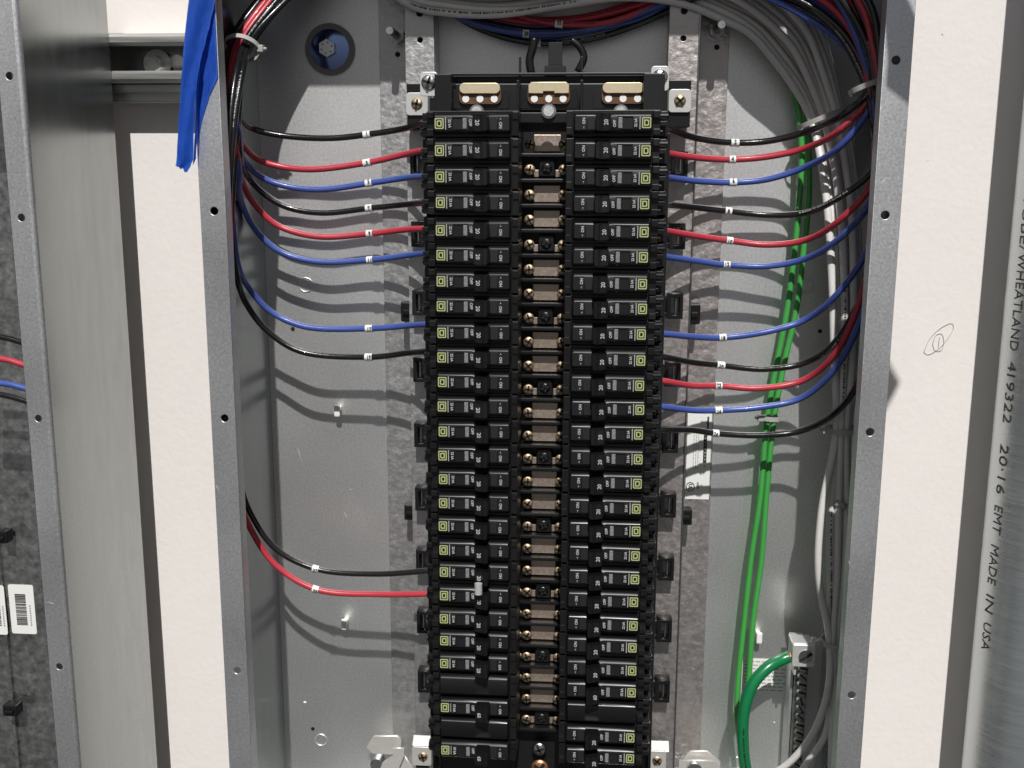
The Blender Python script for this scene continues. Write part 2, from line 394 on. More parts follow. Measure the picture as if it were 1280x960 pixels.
one('under_ridge', M['strut'], -.43, -.2545, .1595, .1636, at(190, 116, .16).z, zm-hh-.0004, parent=st, bev=.001)
bm = bmesh.new(); cyl(bm, Vector((-.354, .1795, zm-.002)), (0, 1, 0), .0125, .002, 28); obj('washer', bm, M['strut'], wsh)
bm = bmesh.new(); cyl(bm, Vector((-.354, .175, zm-.002)), (0, 1, 0), .0065, .0065, 6); cyl(bm, Vector((-.354, .1705, zm-.002)), (0, 1, 0), .004, .003, 16); obj('bolt_head', bm, M['strut'], wsh)
# ---------------------------------------------------------------- conduit with printed text
CX, CY, CR = .429, .135, .045
cd = thing('metal_conduit', 'large galvanised metal conduit with printed lettering down the right edge', 'conduit', (CX, CY, -.6))
bm = bmesh.new(); n = 96
for k in range(n):
    pass
rings = [[bm.verts.new((CX+CR*math.cos(2*math.pi*k/n), CY+CR*math.sin(2*math.pi*k/n), z)) for k in range(n)] for z in (-.75, .5)]
for k in range(n): bm.faces.new((rings[0][k], rings[0][(k+1) % n], rings[1][(k+1) % n], rings[1][k])).smooth = True
obj('pipe', bm, M['conduit'], cd)
def conduit_text(s, pya, pyb, px):
    """lettering wrapped round the pipe between two heights"""
    me = text_mesh(s, .0145, -.004)
    xs = [v.co.x for v in me.vertices]; L = max(xs)-min(xs); xm = (max(xs)+min(xs))/2
    za, zb_ = at(px, pya, .106).z, at(px, pyb, .106).z
    zc = (za+zb_)/2; k = abs(za-zb_)/L
    phi0 = math.radians(198)
    b2 = bmesh.new(); b2.from_mesh(me); bpy.data.meshes.remove(me)
    for v in b2.verts:
        z = zc-(v.co.x-xm)*k; ph = phi0+v.co.y*1.0/CR
        v.co = Vector((CX+(CR+.0004)*math.cos(ph), CY+(CR+.0004)*math.sin(ph), z))
    return b2
for s, a, b, px in (('TUBE/', 243, 315, 1277), ('WHEATLAND', 318, 442, 1268), ('4', 456, 468, 1258), ('19322', 472, 534, 1255), ('20\u00b716', 561, 624, 1247), ('EMT', 639, 674, 1240), ('MADE', 689, 738, 1234), ('IN', 752, 774, 1229), ('USA', 787, 822, 1226)):
    obj('lettering', conduit_text(s, a, b, px), M['conduit_ink'], cd)
# ---------------------------------------------------------------- mounting rails inside the enclosure
RT = .33
rail_lab = {-1: 'left spangled mounting rail with round holes, behind the left breaker row', 1: 'right spangled mounting rail with round holes, behind the right breaker row'}
RY = .115
for s in (-1, 1):
    r = thing('mounting_rail', rail_lab[s], 'rail', (s*.12, .1455, -.5))
    a, b = sorted((s*.1222, s*.1458)); bm = bmesh.new(); box(bm, a, b, .1435, .1455, -.55, RT, .0004); obj('base_strip', bm, M['spangle' if s < 0 else 'spangle2'], r)
    a, b = sorted((s*.0952, s*.1182)); 
    hs = [circ(s*.1063, z, .0031 if z > .19 else .0027, 18) for z in (.2095, .1885)]
    bm = plate([(a, -.55), (b, -.55), (b, RT), (a, RT)], hs, .002, RY, .0004); obj('raised_face', bm, M['spangle' if s < 0 else 'spangle2'], r)
    for xx in (.0963, .1182):
        a, b = sorted((s*xx, s*(xx-.0011))); bm = bmesh.new(); box(bm, a, b, RY+.0021, .1445, -.55, RT); obj('rail_web', bm, M['spangle' if s < 0 else 'spangle2'], r)
    if s > 0:
        bm = bmesh.new(); box(bm, .1183, .1196, RY-.0018, RY+.012, -.55, RT, .0004); obj('bright_edge', bm, M['galvside'], r)
# studs with nuts
for (tip, base, s) in (((481, 17), (497, 45), 0), ((902, 8), (896, 38), 1)):
    b = at(*base, .140); a = at(*tip, .108)
    t = thing('threaded_stud', ('threaded stud with a hex nut on the left rail beside the top wires', 'threaded stud with a hex nut on the right rail under the grey wires')[s], 'stud', (b.x, .143, b.z))
    bm = bmesh.new(); P = [Vector((b.x, .1435-k*.0008, b.z)) for k in range(50)]
    tube(bm, P, [.0030 if k % 2 else .0033 for k in range(50)], 14); obj('shaft', bm, M['steel'], t)
    bm = bmesh.new(); cyl(bm, Vector((b.x, .1385, b.z)), (0, 1, 0), .0068, .0075, 6); obj('nut', bm, M['darkspangle'], t)
    bm = bmesh.new(); cyl(bm, Vector((b.x, .1429, b.z)), (0, 1, 0), .0088, .001, 24); obj('washer', bm, M['darkspangle'], t)
    bm = bmesh.new(); q = at((497, 896)[s], (68, 59)[s], .1434); cyl(bm, Vector((q.x, .1433, q.z)), (0, 1, 0), .0022, .0006, 14); obj('screw_hole', bm, M['hole'], t)
# big mounting bolt
c = at(413, 62, .146)
t = thing('mounting_bolt', 'hex bolt on a large round washer with a painted-in blue reflection, on the back panel at upper left', 'bolt', (c.x, .146, c.z))
bm = bmesh.new(); cyl(bm, Vector((c.x, .1445, c.z)), (0, 1, 0), .0213, .0028, 40); obj('rubber_washer', bm, M['rubber'], t, smooth=True)
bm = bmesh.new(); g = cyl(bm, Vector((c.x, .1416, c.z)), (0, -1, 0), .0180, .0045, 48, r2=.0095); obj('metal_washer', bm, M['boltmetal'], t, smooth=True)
hd = bmesh.new(); cyl(hd, Vector((c.x, .1365, c.z)), (0, -1, 0), .0078, .0068, 6, r2=.0073); o = obj('bolt_head', hd, M['steel'], t)
bm = bmesh.new()
for k in range(6):
    a = k*math.pi/3+.3; u = Vector((math.cos(a), 0, math.sin(a)))
    box(bm, c.x+u.x*.0045-.0006, c.x+u.x*.0045+.0006, .1326, .1330, c.z+u.z*.0045-.0006, c.z+u.z*.0045+.0006)
obj('head_mark', bm, M['rubber'], t)
# ---------------------------------------------------------------- chassis between the rails
ch = thing('panel_interior', 'black plastic bus chassis in the middle holding both rows of breakers', 'panel interior', (0, .1, -.5))
XO = .0012
ZR0, PITCH = .1175, .01905
def cb(name, m, x0, x1, y0, y1, z0, z1, bev=.0006, parent=ch):
    bm = bmesh.new(); box(bm, x0, x1, y0, y1, z0, z1, bev); return obj(name, bm, m, parent)
ZB = -.47
cb('base_tray', M['chassis'], -.088, .092, .062, .105, ZB, .150, .001)
cb('top_frame', M['chassis'], -.080, .086, .030, .0335, .119, .1265)
cb('top_shelf', M['chassis'], -.078, .083, .058, .0618, .1555, .1575)
cb('top_back', M['handle'], -.078, .083, .0625, .066, .1502, .1553)
cb('side_post', M['chassis'], -.0825, -.0700, .033, .0618, .117, .1545)
cb('side_post', M['chassis'], .0725, .0880, .033, .0618, .117, .1545)
cb('side_barrier', M['chassis'], .0913, .0935, .040, .105, ZB, .112, .0004)
cb('side_barrier', M['chassis'], -.0925, -.0913, .050, .105, ZB, .112, .0004)
# three bus end windows with brass plated bars
for k, xc in enumerate((at(600, 118, .045).x, at(686, 116, .045).x, at(779, 115, .045).x)):
    z = at(686, 118, .045).z
    hw = .0158
    bm = plate([(xc-.0215, z-.010), (xc+.0215, z-.010), (xc+.0215, z+.004), (xc-.0215, z+.004)], [], .002, .0475, .0003); obj('bus_shield', bm, M['blackface'], ch)
    fr = obj('bus_bar', plate(rrect(xc-hw, xc+hw, z-.0068, z+.0066, .0042), [circ(xc+d, z-.0032, .0027) for d in (-.0108, 0, .0108)], .002, .0450, .0003), M['busdark'], ch)
    bm = bmesh.new()
    for d in (-.0108, 0, .0108): cyl(bm, Vector((xc+d, .0452, z-.0032)), (0, 1, 0), .00265, .0016, 18)
    obj('stud_end', bm, M['label'], ch, smooth=True)
    bm = plate(rrect(xc-hw+.0008, xc+hw-.0008, z+.0010, z+.0080, .0032), [], .0020, .0425, .0004) if k != 1 else plate([(xc-hw+.001, z+.001), (xc-.0045, z+.001), (xc-.0045, z+.0026), (xc+.0045, z+.0026), (xc+.0045, z+.001), (xc+hw-.001, z+.001), (xc+hw-.001, z+.0066), (xc+hw-.003, z+.0085), (xc-hw+.003, z+.0085), (xc-hw+.001, z+.0066)], [], .0020, .0425, .0004)
    obj('bus_flange', bm, M['bus'], ch)
for xx in (at(648, 120, .04).x, at(727, 120, .04).x):
    cb('divider', M['chassis'], xx-.001, xx+.001, .0345, .056, .119, .150, .0003)
# slotted screws under the windows
for px, py in ((686, 139), (596, 140), (776, 140)):
    c = at(px, py, .029); bm = bmesh.new()
    cyl(bm, Vector((c.x, .0290, c.z)), (0, 1, 0), .0054, .003, 26, r2=.0054); s_ = obj('slotted_screw', bm, M['steel'], ch, smooth=True)
    bm = bmesh.new(); cyl(bm, Vector((c.x, .0262, c.z)), (0, 1, 0), .0038, .0022, 24); obj('screw_cap', bm, M['galv'], ch, smooth=True)
# corner brackets with screws at the top of the chassis
def screw_at(c, r, m, parent, axis=(0, 1, 0), name='screw', slot=True, cross=True):
    bm = bmesh.new(); c = Vector(c)
    g = bmesh.ops.create_uvsphere(bm, u_segments=18, v_segments=8, radius=r)
    bmesh.ops.transform(bm, matrix=Matrix.Translation(c) @ Matrix.Diagonal((1, .36, 1, 1)) @ Matrix.Rotation(math.pi/2, 4, 'X'), verts=g['verts'])
    o = obj(name, bm, m, parent, smooth=True)
    if slot:
        bm = bmesh.new(); a = random.uniform(0, 3.1)
        for q in ((a, a+math.pi/2) if cross else (a,)):
            vs_ = box(bm, -r*.78, r*.78, -r*.44, -r*.1, -r*.16, r*.16)
            bmesh.ops.transform(bm, matrix=Matrix.Translation(c) @ Matrix.Rotation(q, 4, 'Y'), verts=vs_)
        obj('screw_slot', bm, M['hole'], parent)
    return o
for s, (a, b, e) in enumerate((((508, 143, 117), (536, 105), (521, 130)), ((866, 139, 112), (825, 98), (850, 126)))):
    # lower bright plate with brass screw
    Yb = .088
    c = at(*e, Yb)
    fr = rrect(c.x-.0085, c.x+.0085, c.z-.0085, c.z+.0085, .0025)
    obj('bracket_plate', plate(fr, [], .002, Yb, .0004), M['zinc_bright'], ch)
    screw_at((c.x, Yb, c.z), .0048, M['brass'], ch)
    cb('rail_foot', M['chassis'], c.x-.0085, c.x+.0085, Yb+.0025, RY-.0005, c.z-.020, c.z+.016)
    c = at(*b, .040)
    obj('bracket_plate', plate(rrect(c.x-.0063, c.x+.0063, c.z-.0085, c.z+.0085, .0022), [], .0016, .040, .0004), M['zinc_bright'], ch)
    screw_at((c.x, .0396, c.z+.001), .0058, M['steel'], ch)
    sx = -1 if s == 0 else 1
    cb('bracket_arm', M['chassis'], min(c.x, c.x-sx*.008), max(c.x, c.x-sx*.008), .0422, .085, c.z-.024, c.z-.010)
# centre channel: connectors, ribs and screws row by row
ZC0 = at(685, 178, .055).z
for i in range(26):
    z = ZC0 - PITCH*i - .0004
    if z < -.44: break
    kind = i % 3
    cb('rib', M['chassis'], XO-.0215, XO+.0215, .0462, .0615, z-.0108, z-.0078, .0008)
    if kind != 1:
        o = cb('connector', M['plate'], XO-.0104, XO+.0104, .0535, .0560, z-.0066, z+.0062, .0005)
    else:
        cb('screw_block', M['chassis'], XO-.0060, XO+.0060, .050, .0612, z-.006, z+.006, .001)
        screw_at((XO, .0495, z), .0042, M['handle'], ch)
        cb('connector', M['plate'], XO-.0104, XO-.0065, .0535, .0560, z-.0066, z-.0012, .0004)
        cb('connector', M['plate'], XO+.0065, XO+.0104, .0535, .0560, z-.0066, z-.0012, .0004)
    for s in (-1, 1):
        screw_at((XO+s*.0130, .0485, z-.0012), .0042, M['brass'], ch)
        # toothed edges next to the breakers
        cb('tooth', M['black'], min(XO+s*.0205, XO+s*.0245), max(XO+s*.0205, XO+s*.0245), .030, .060, z-.0095, z-.0045, .0007)
        cb('tooth', M['black'], min(XO+s*.0215, XO+s*.0240), max(XO+s*.0215, XO+s*.0240), .024, .034, z+.0015, z+.0060, .0006)
for s in (-1, 1):
    cb('channel_wall', M['chassis'], min(XO+s*.0225, XO+s*.0240), max(XO+s*.0225, XO+s*.0240), .040, .0612, ZB, .117, .0003)
for q in range(19, 24):
    z = ZC0-PITCH*q-.0016
    screw_at((XO-.0195, .0500, z), .0026, M['brass'], ch)
c = at(675, 958, .05)
screw_at((c.x, .048, c.z), .0075, M['copper'], ch, name='copper_screw')
c = at(674, 938, .05); screw_at((c.x, .052, c.z), .006, M['steel'], ch)
# wire guides outside the rows: black frames with a light tongue
for i in range(9):
    z = ZC0 - PITCH*(1+3*i) + .003
    if z < -.44: break
    for s in (-1, 1):
        xg = at(527, 560, .098).x if s < 0 else at(838, 560, .098).x
        g_ = plate([(xg-.0062, z-.0100), (xg+.0062, z-.0100), (xg+.0062, z+.0100), (xg-.0062, z+.0100)], [[(xg-.0038, z-.0078), (xg+.0042, z-.0078), (xg+.0042, z+.0078), (xg-.0038, z+.0078)]], .013, .099, .0004)
        obj('wire_guide', g_, M['handle'], ch)
        cb('guide_arm', M['handle'], min(xg-s*.0060, s*.0905), max(xg-s*.0060, s*.0905), .1005, .1045, z-.0085, z-.0055, .0004)
        cb('guide_arm', M['handle'], min(xg-s*.0060, s*.0905), max(xg-s*.0060, s*.0905), .1005, .1045, z+.0055, z+.0085, .0004)
        cb('guide_tongue', M['galvside'], xg-.0008+s*.001, xg+.0006+s*.001, .102, .108, z-.0066, z+.0066, .0003)
# ---------------------------------------------------------------- circuit breakers
# local frame: +x outward, z up, y into the wall; origin at the row centre on the middle line
def face_outline(x0, x1, h):
    """front face seen from the front: long sides dip at the handle"""
    return [(x0, -h+.001), (x0+.001, -h), (.0375, -h), (.0415, -h-.0009), (.0500, -h-.0009), (.0530, -h), (x1-.001, -h), (x1, -h+.001),
            (x1, h-.001), (x1-.001, h), (.0530, h), (.0500, h+.0009), (.0415, h+.0009), (.0375, h), (x0+.001, h), (x0, h-.001)]
def local(bm): return bm
FY = .003
def mk(name, bm, m, smooth=False):
    finish(bm, smooth); me = bpy.data.meshes.new(name); bm.to_mesh(me); bm.free(); me.materials.append(m); return me
parts = {}
# body: lower step, full pitch
bm = bmesh.new()
box(bm, .0195, .0845, FY+.0085, .060, -.00935, .00935, .0005)
box(bm, .0195, .0243, FY+.0035, FY+.0088, -.0088, .0088, .0005)
box(bm, .0196, .0235, FY+.0020, FY+.0036, -.0080, -.0030, .0003)
box(bm, .0795, .0845, FY+.0045, FY+.0088, -.0085, -.0040, .0005)
box(bm, .0795, .0845, FY+.0045, FY+.0088, .0035, .0088, .0005)
box(bm, .0846, .0900, .016, .055, .0025, .0088, .0008)
box(bm, .0846, .0912, .030, .060, -.0090, .0090, .0008)
box(bm, .0846, .0895, .012, .016, -.0020, .0015, .0004)
box(bm, .0846, .0875, .022, .055, -.0088, -.0045, .0008)
cyl(bm, Vector((.0875, .018, .0055)), (1, 0, 0), .0024, .006, 12)
parts['body'] = mk('body', bm, M['black'])
def raised(x0, x1, flat, foot, dip=True):
    """raised front: flat top, shoulders sloping to the sides, narrowing beside the handle"""
    bm = bmesh.new()
    st_ = [(x0, .0), (x0+.0012, 1.), (.0385, 1.), (.0412, .55), (.0502, .55), (.0530, 1.), (x1-.0012, 1.), (x1, .0)] if dip else [(x0, 0), (x0+.0012, 1), (x1-.0012, 1), (x1, 0)]
    rings = []
    for x, k in st_:
        fl = flat-(1-k)*.0016 if k > 0 else flat-.0008
        yy = FY if k > 0 else FY+.0016
        prof = [(foot, FY+.0087), (foot, yy+.0022), (foot-.0002, yy+.0016), (fl+.0004, yy+.0002), (fl, yy)]
        full = [(z, y) for z, y in prof]+[(-z, y) for z, y in prof[::-1]]
        rings.append([bm.verts.new((x, y, z)) for z, y in full])
    for a, b in zip(rings, rings[1:]):
        for k in range(len(a)-1): bm.faces.new((a[k], a[k+1], b[k+1], b[k]))
    bm.faces.new(rings[0]); bm.faces.new(rings[-1][::-1])
    return bm
bm = raised(.0252, .0787, .0050, .0070)
parts['face'] = mk('face', bm, M['black'], True)
bm = bmesh.new(); box(bm, .0342, .0392, FY-.0003, FY+.0006, -.0046, .0046, .0002)
parts['slot'] = mk('slot', bm, M['hole'])
bm = bmesh.new(); box(bm, .0257, .0338, FY-.00025, FY+.0006, -.0050, .0050, .0002); parts['end_inset'] = mk('end_inset', bm, M['blackface'])
bm = bmesh.new(); box(bm, .0545, .0655, FY-.00025, FY+.0006, -.0050, .0050, .0002)
parts['face_inset'] = mk('face_inset', bm, M['blackface'])
bm = bmesh.new(); box(bm, .0575, .0650, FY-.0009, FY-.0004, .0040, .00435); box(bm, .0575, .0650, FY-.0009, FY-.0004, -.0042, -.00385); box(bm, .0649, .0652, FY-.0009, FY-.0004, -.0040, .0040)
parts['window_frame'] = mk('window_frame', bm, M['chassis'])
bm = bmesh.new(); box(bm, .0552, .0580, FY-.0012, FY-.0003, -.0038, .0038, .0004); parts['indicator'] = mk('indicator', bm, M['lens'])
# handle: wedge that leans towards the ON side (the middle of the panel)
bm = bmesh.new()
pr = [(.0502, FY+.001), (.0502, FY-.0092), (.0494, FY-.0103), (.0442, FY-.0105), (.0430, FY-.0128), (.0404, FY-.0126), (.0394, FY+.001)]
rr = [[bm.verts.new((x, y, z)) for x, y in pr] for z in (-.0060, .0060)]
n = len(pr)
for k in range(n): bm.faces.new((rr[0][k], rr[0][(k+1) % n], rr[1][(k+1) % n], rr[1][k]))
bm.faces.new(rr[0]); bm.faces.new(rr[1][::-1])
bmesh.ops.bevel(bm, geom=list(bm.edges), offset=.0006, segments=2, affect='EDGES')
parts['handle'] = mk('handle', bm, M['handle'], True)
def hz_print(s):
    bm = bmesh.new()
    # on the sloped handle flank
    me = text_mesh(s, .0046, .03); me.transform(Matrix.Translation((.04905, FY-.0060, 0)) @ Matrix.Rotation(math.atan2(.0055, .0022)-math.pi/2, 4, 'Z') @ Matrix.Rotation(math.radians(-90), 4, 'Y') @ Matrix.Rotation(math.pi/2, 4, 'X'))
    bm.from_mesh(me); bpy.data.meshes.remove(me)
    return bm
def rating_mesh(s):
    bm = bmesh.new(); text_bm(bm, s, .0040, .0470, FY-.01075, 0, 90, .02)
    return bm
def mk_rating(s):
    return mk('rating_number', rating_mesh(s), M['print'])
parts['rating20'] = mk_rating('20'); parts['rating60'] = mk_rating('60')
bm = bmesh.new()
text_bm(bm, 'OFF', .0028, .0528, FY-.0004, -.0005, 90, .03); 
text_bm(bm, 'ON', .0029, .0318, FY-.0006, .0014, 90, .03)
box(bm, .0312, .0322, FY-.0005, FY-.0003, -.0030, -.0026); box(bm, .0316, .0318, FY-.0005, FY-.0003, -.0040, -.0026)
parts['switch_print'] = mk('switch_print', bm, M['print'])
bm = bmesh.new(); text_bm(bm, '22 kA', .0026, .0672, FY-.0004, 0, 90, .03, .95)
for k in range(8): box(bm, .0697, .0703, FY-.0003, FY-.0001, -.0044+k*.0011, -.0044+k*.0011+.0009)
parts['capacity_print'] = mk('capacity_print', bm, M['print'])
bm = bmesh.new(); text_bm(bm, '10 kA', .0030, .0672, FY-.0004, 0, 90, .03, .95)
box(bm, .0697, .0701, FY-.0003, FY-.0001, -.0036, .0036)
parts['capacity_print60'] = mk('capacity_print', bm, M['print'])
# emblem: square outline with a smaller D-shaped square inside
LX = .0745
b1 = plate(rrect(LX-.0032, LX+.0032, -.0038, .0038, .0008), [rrect(LX-.0024, LX+.0024, -.0030, .0030, .0005)], .0003, FY-.0004)
b2 = plate([(LX-.0018, -.0022), (LX+.0011, -.0022), (LX+.0018, -.0015), (LX+.0018, .0015), (LX+.0011, .0022), (LX-.0018, .0022)], [[(LX-.0009, -.0013), (LX+.0006, -.0013), (LX+.0009, -.0009), (LX+.0009, .0009), (LX+.0006, .0013), (LX-.0009, .0013)]], .0003, FY-.0004)
mm = bpy.data.meshes.new('t'); b2.to_mesh(mm); b1.from_mesh(mm); b2.free(); bpy.data.meshes.remove(mm)
parts['emblem'] = mk('emblem', b1, M['logo'])
bm = bmesh.new()
parts['blank'] = mk('blank_cover', raised(.0252, .0787, .0062, .0082, False), M['black'], True)
for _me in set(parts.values()):
    for _v in _me.vertices:
        if _v.co.x < LX: _v.co.x = LX-(LX-_v.co.x)*1.042
ORD = ['first', 'second', 'third', 'fourth', 'fifth', 'sixth', 'seventh', 'eighth', 'ninth', 'tenth', 'eleventh', 'twelfth', 'thirteenth', 'fourteenth', 'fifteenth', 'sixteenth', 'seventeenth', 'eighteenth', 'nineteenth', 'twentieth', 'twenty-first', 'twenty-second', 'twenty-third', 'twenty-fourth', 'twenty-fifth', 'twenty-sixth', 'twenty-seventh']
WL = {0: ('black', 1), 1: ('red', 3), 2: ('blue', 5), 3: ('black', 7), 4: ('red', 9), 5: ('blue', 11), 8: ('blue', 17), 9: ('black', 19), 18: ('black', 37), 19: ('red', 39)}
WR = {0: ('black', 2), 1: ('red', 4), 2: ('blue', 6), 3: ('black', 8), 4: ('red', 10), 5: ('blue', 12), 8: ('blue', 18), 9: ('black', 20), 10: ('red', 22), 11: ('blue', 24), 12: ('black', 26)}
def add(name, me, parent, loc=(0, 0, 0)):
    o = bpy.data.objects.new(name, me); C.objects.link(o); o.parent = parent; o.location = loc; return o
def breaker(side, row, dbl=0):
    """side -1 left, 1 right; dbl: 0 single, 1 handle on this row with its blank half one row up, 2 one row down"""
    z = ZR0-PITCH*row
    s = 'left' if side < 0 else 'right'
    wd = (WL if side < 0 else WR).get(row)
    if dbl: lab = f'two-pole breaker with a wide blank cover, {ORD[row]} row of the {s} column'
    elif wd: lab = f'black single breaker with a {wd[0]} wire, {ORD[row]} row of the {s} column'
    else: lab = f'black single breaker without a wire, {ORD[row]} from the top of the {s} column'
    t = thing('circuit_breaker', lab, 'circuit breaker', (0, 0, z), 'circuit breakers in two columns')
    if side < 0: t.rotation_euler = (0, math.pi, 0)
    t['local'] = 1
    jr = random.Random(row*2+side); t.location = (jr.uniform(-.0004, .0004), jr.uniform(-.0005, .0003), z+jr.uniform(-.00015, .00015)); t.rotation_euler[1] += math.radians(jr.uniform(-.45, .45)); t.rotation_euler[2] += math.radians(jr.uniform(-.5, .5))
    add('body', parts['body'], t); f = add('face', parts['face'], t)
    add('face_inset', parts['face_inset'], f); add('end_inset', parts['end_inset'], f); add('slot', parts['slot'], f); add('window_frame', parts['window_frame'], f)
    add('indicator', parts['indicator'], t)
    h = add('handle', parts['handle'], t)
    add('rating_number', parts['rating60' if dbl else 'rating20'], h)
    add('switch_print', parts['switch_print'], t); add('capacity_print', parts['capacity_print60' if dbl else 'capacity_print'], t)
    add('emblem', parts['emblem'], t)
    if dbl:
        dz = (PITCH if dbl == 1 else -PITCH)*(-1 if side < 0 else 1)
        add('body', parts['body'], t, (0, 0, dz)); add('blank_cover', parts['blank'], t, (0, 0, dz))
    del t['local']
    return t
for r in range(23): breaker(-1, r)
breaker(-1, 24, 1); breaker(-1, 26, 1)
for r in range(23): breaker(1, r)
breaker(1, 23, 2); breaker(1, 25); breaker(1, 26)
# small silver handle clip on the left column
c = at(598, 736, -.0125)
bm = bmesh.new(); cyl(bm, c, (0, 0, 1), .0030, .0085, 20)
o = obj('handle_clip', bm, M['zinc_bright'], loc=c, smooth=True); tag(o, 'small silver cylinder clipped on a breaker handle low in the left column', 'clip')
# ---------------------------------------------------------------- wires
def number_tag(path, p, s, parent, r=.0027):
    i = nearest(path, p); i = max(1, min(len(path)-2, i)); t = (path[i+1]-path[i-1]).normalized()
    if t.x < 0: t = -t
    c = path[i]; bm = bmesh.new()
    hl = random.uniform(.0027, .0036); tube(bm, [c-t*hl, c, c+t*hl*.8], [r*1.24, r*1.17, r*1.26], 14)
    tg = obj('number_tag', bm, M['tag'], parent, smooth=True)
    me = text_mesh(s, .0046, .03)
    ang = math.atan2(t.z, t.x)+math.radians(random.uniform(-7, 7))
    fw = Vector((0, -1, random.uniform(-.25, .35))).normalized()
    me.transform(Matrix.Translation(c+fw*(r*1.22+.0003)) @ Matrix.Rotation(-ang, 4, 'Y') @ Matrix.Rotation(math.pi/2, 4, 'X') @ Matrix.Diagonal((.85, 1, 1, 1)))
    b = bmesh.new(); b.from_mesh(me); bpy.data.meshes.remove(me)
    # wrap on the sleeve
    obj('number', b, M['ink'], tg)
def wire(pts, r, m, lab, group=None, tagpt=None, tagtxt=None, prt=None, n=8, cat='wire', name='wire'):
    rg = random.Random(lab); pts = [Vector(p) for p in pts]
    for q in range(2, len(pts)-2):
        if (pts[q+1]-pts[q]).length > .02: pts[q] += Vector((rg.uniform(-1, 1), rg.uniform(-1, 1), rg.uniform(-1, 1)))*.0007
    path = spline(pts, n); t = thing(name, lab, cat, pts[0], group)
    bm = bmesh.new(); tube(bm, path, r, 12); obj('insulation', bm, m, t)
    if tagpt is not None: number_tag(path, tagpt, tagtxt, t, r)
    if cat == 'wire' and not prt and 'grey' not in lab and 'green' not in lab:
        b2 = bmesh.new(); print_on(b2, path, rg.randint(len(path)//4, len(path)//2), rg.uniform(.03, .06), r, .0012, face=Vector((0, -1, rg.uniform(-.6, .8))))
        obj('printed_marks', b2, M['sticker' if 'black' in lab else 'ink'], t)
    if prt:
        bm = bmesh.new(); i0 = nearest(path, prt[0]); print_on(bm, path, i0, prt[1], r, .0018)
        obj('printed_marks', bm, M['ink'] if len(prt) < 3 else prt[2], t)
    return t, path
WC = {'black': M['wblack'], 'red': M['wred'], 'blue': M['wblue']}
RW = .0026
# left column: each wire leaves the tied bundle in the upper left corner. bundle slots: (dx px, depth)
LB = {
 # row: bundle offset, list of (px,py,Y)
 0: [(296, 130, .045), (301, 148, .048), (316, 161, .058), (350, 170, .075), (410, 172, .081), (460, 169, .079), (505, 160, .070), (535, 152, .060)],
 1: [(297, 150, .043), (303, 180, .050), (322, 199, .062), (350, 209, .076), (390, 212, .081), (460, 204, .079), (505, 194, .070), (536, 187, .060)],
 2: [(298, 170, .043), (305, 200, .052), (325, 220, .065), (356, 233, .077), (400, 237, .081), (462, 228, .079), (505, 222, .070), (536, 220, .060)],
 3: [(299, 190, .040), (308, 217, .050), (324, 238, .064), (355, 258, .077), (400, 266, .081), (463, 261, .079), (510, 256, .068), (537, 253, .060)],
 4: [(296, 195, .040), (303, 225, .048), (316, 254, .060), (345, 281, .075), (395, 296, .081), (462, 293, .079), (510, 287, .068), (537, 286, .060)],
 5: [(297, 215, .040), (303, 255, .048), (322, 290, .063), (350, 314, .077), (395, 326, .081), (463, 324, .079), (510, 318, .068), (537, 316, .060)],
 8: [(291, 285, .038), (296, 330, .042), (310, 360, .055), (338, 389, .072), (380, 408, .080), (462, 410, .078), (510, 407, .068), (537, 405, .060)],
 9: [(289, 290, .038), (294, 340, .042), (306, 378, .055), (332, 412, .072), (375, 439, .080), (462, 446, .077), (510, 442, .066), (537, 439, .060)],
 18: [(287, 420, .034), (288, 520, .034), (296, 590, .036), (315, 645, .048), (345, 685, .060), (395, 711, .068), (472, 718, .064), (538, 713, .055)],
 19: [(289, 420, .030), (290, 540, .032), (297, 610, .036), (316, 665, .046), (345, 706, .058), (395, 736, .066), (473, 744, .062), (538, 742, .054)],
}
SL = {0: (0, 0), 1: (-3, .004), 2: (3, -.004), 3: (6, .006), 4: (-7, -.003), 5: (2, .009), 8: (-11, .004), 9: (9, .001), 18: (-14, -.003), 19: (-5, -.007)}
def lerp_tab(x, tab):
    for (a, A), (b, B) in zip(tab, tab[1:]):
        if x <= b: return A+(B-A)*max(0, (x-a)/(b-a))
    return tab[-1][1]
for row, tail in LB.items():
    dx, dy = SL[row]; col, num = WL[row]
    kk = 1.74 if row < 6 else (1.15 if row < 12 else .9)
    pk = .104 if row < 6 else (.085 if row < 12 else .066)
    x0_ = tail[0][0]
    tail = [(x, y, lerp_tab(x, [(x0_, Y0_), (max(x0_+4, 303), Y0_+(pk-Y0_)*.62), (318, Y0_+(pk-Y0_)*.9), (340, pk), (470, pk), (505, pk-.008), (536, max(.055, pk-.032))])) for x, y, Y in tail for Y0_ in (tail[0][2],)]
    top = [(520+dx*2, -190, .11), (430+dx*2, -95, .11), (352+dx*1.5, -8, .100), (308+dx*1.1, 48, .080), (294+dx, 92, .050)]
    if tail[0][1] > 160: top.append((291+dx*.8, 140, .040))
    if tail[0][1] > 400: top += [(290+dx*.4, 260, .036)]
    P = [at(x, y, Y+(dy if k < len(top) else dy*.3)) for k, (x, y, Y) in enumerate(top+tail)]
    P.append(at(tail[-1][0]+14, tail[-1][1]-1, .055))
    k = tail[-3]
    wire(P, RW, WC[col], f'{col} wire tagged {num} curving from the left bundle to the {ORD[row]} row of breakers', 'left branch wires', at(k[0], k[1], k[2]), str(num), prt=(P[4], .05, M['ink']) if col == 'red' else None)
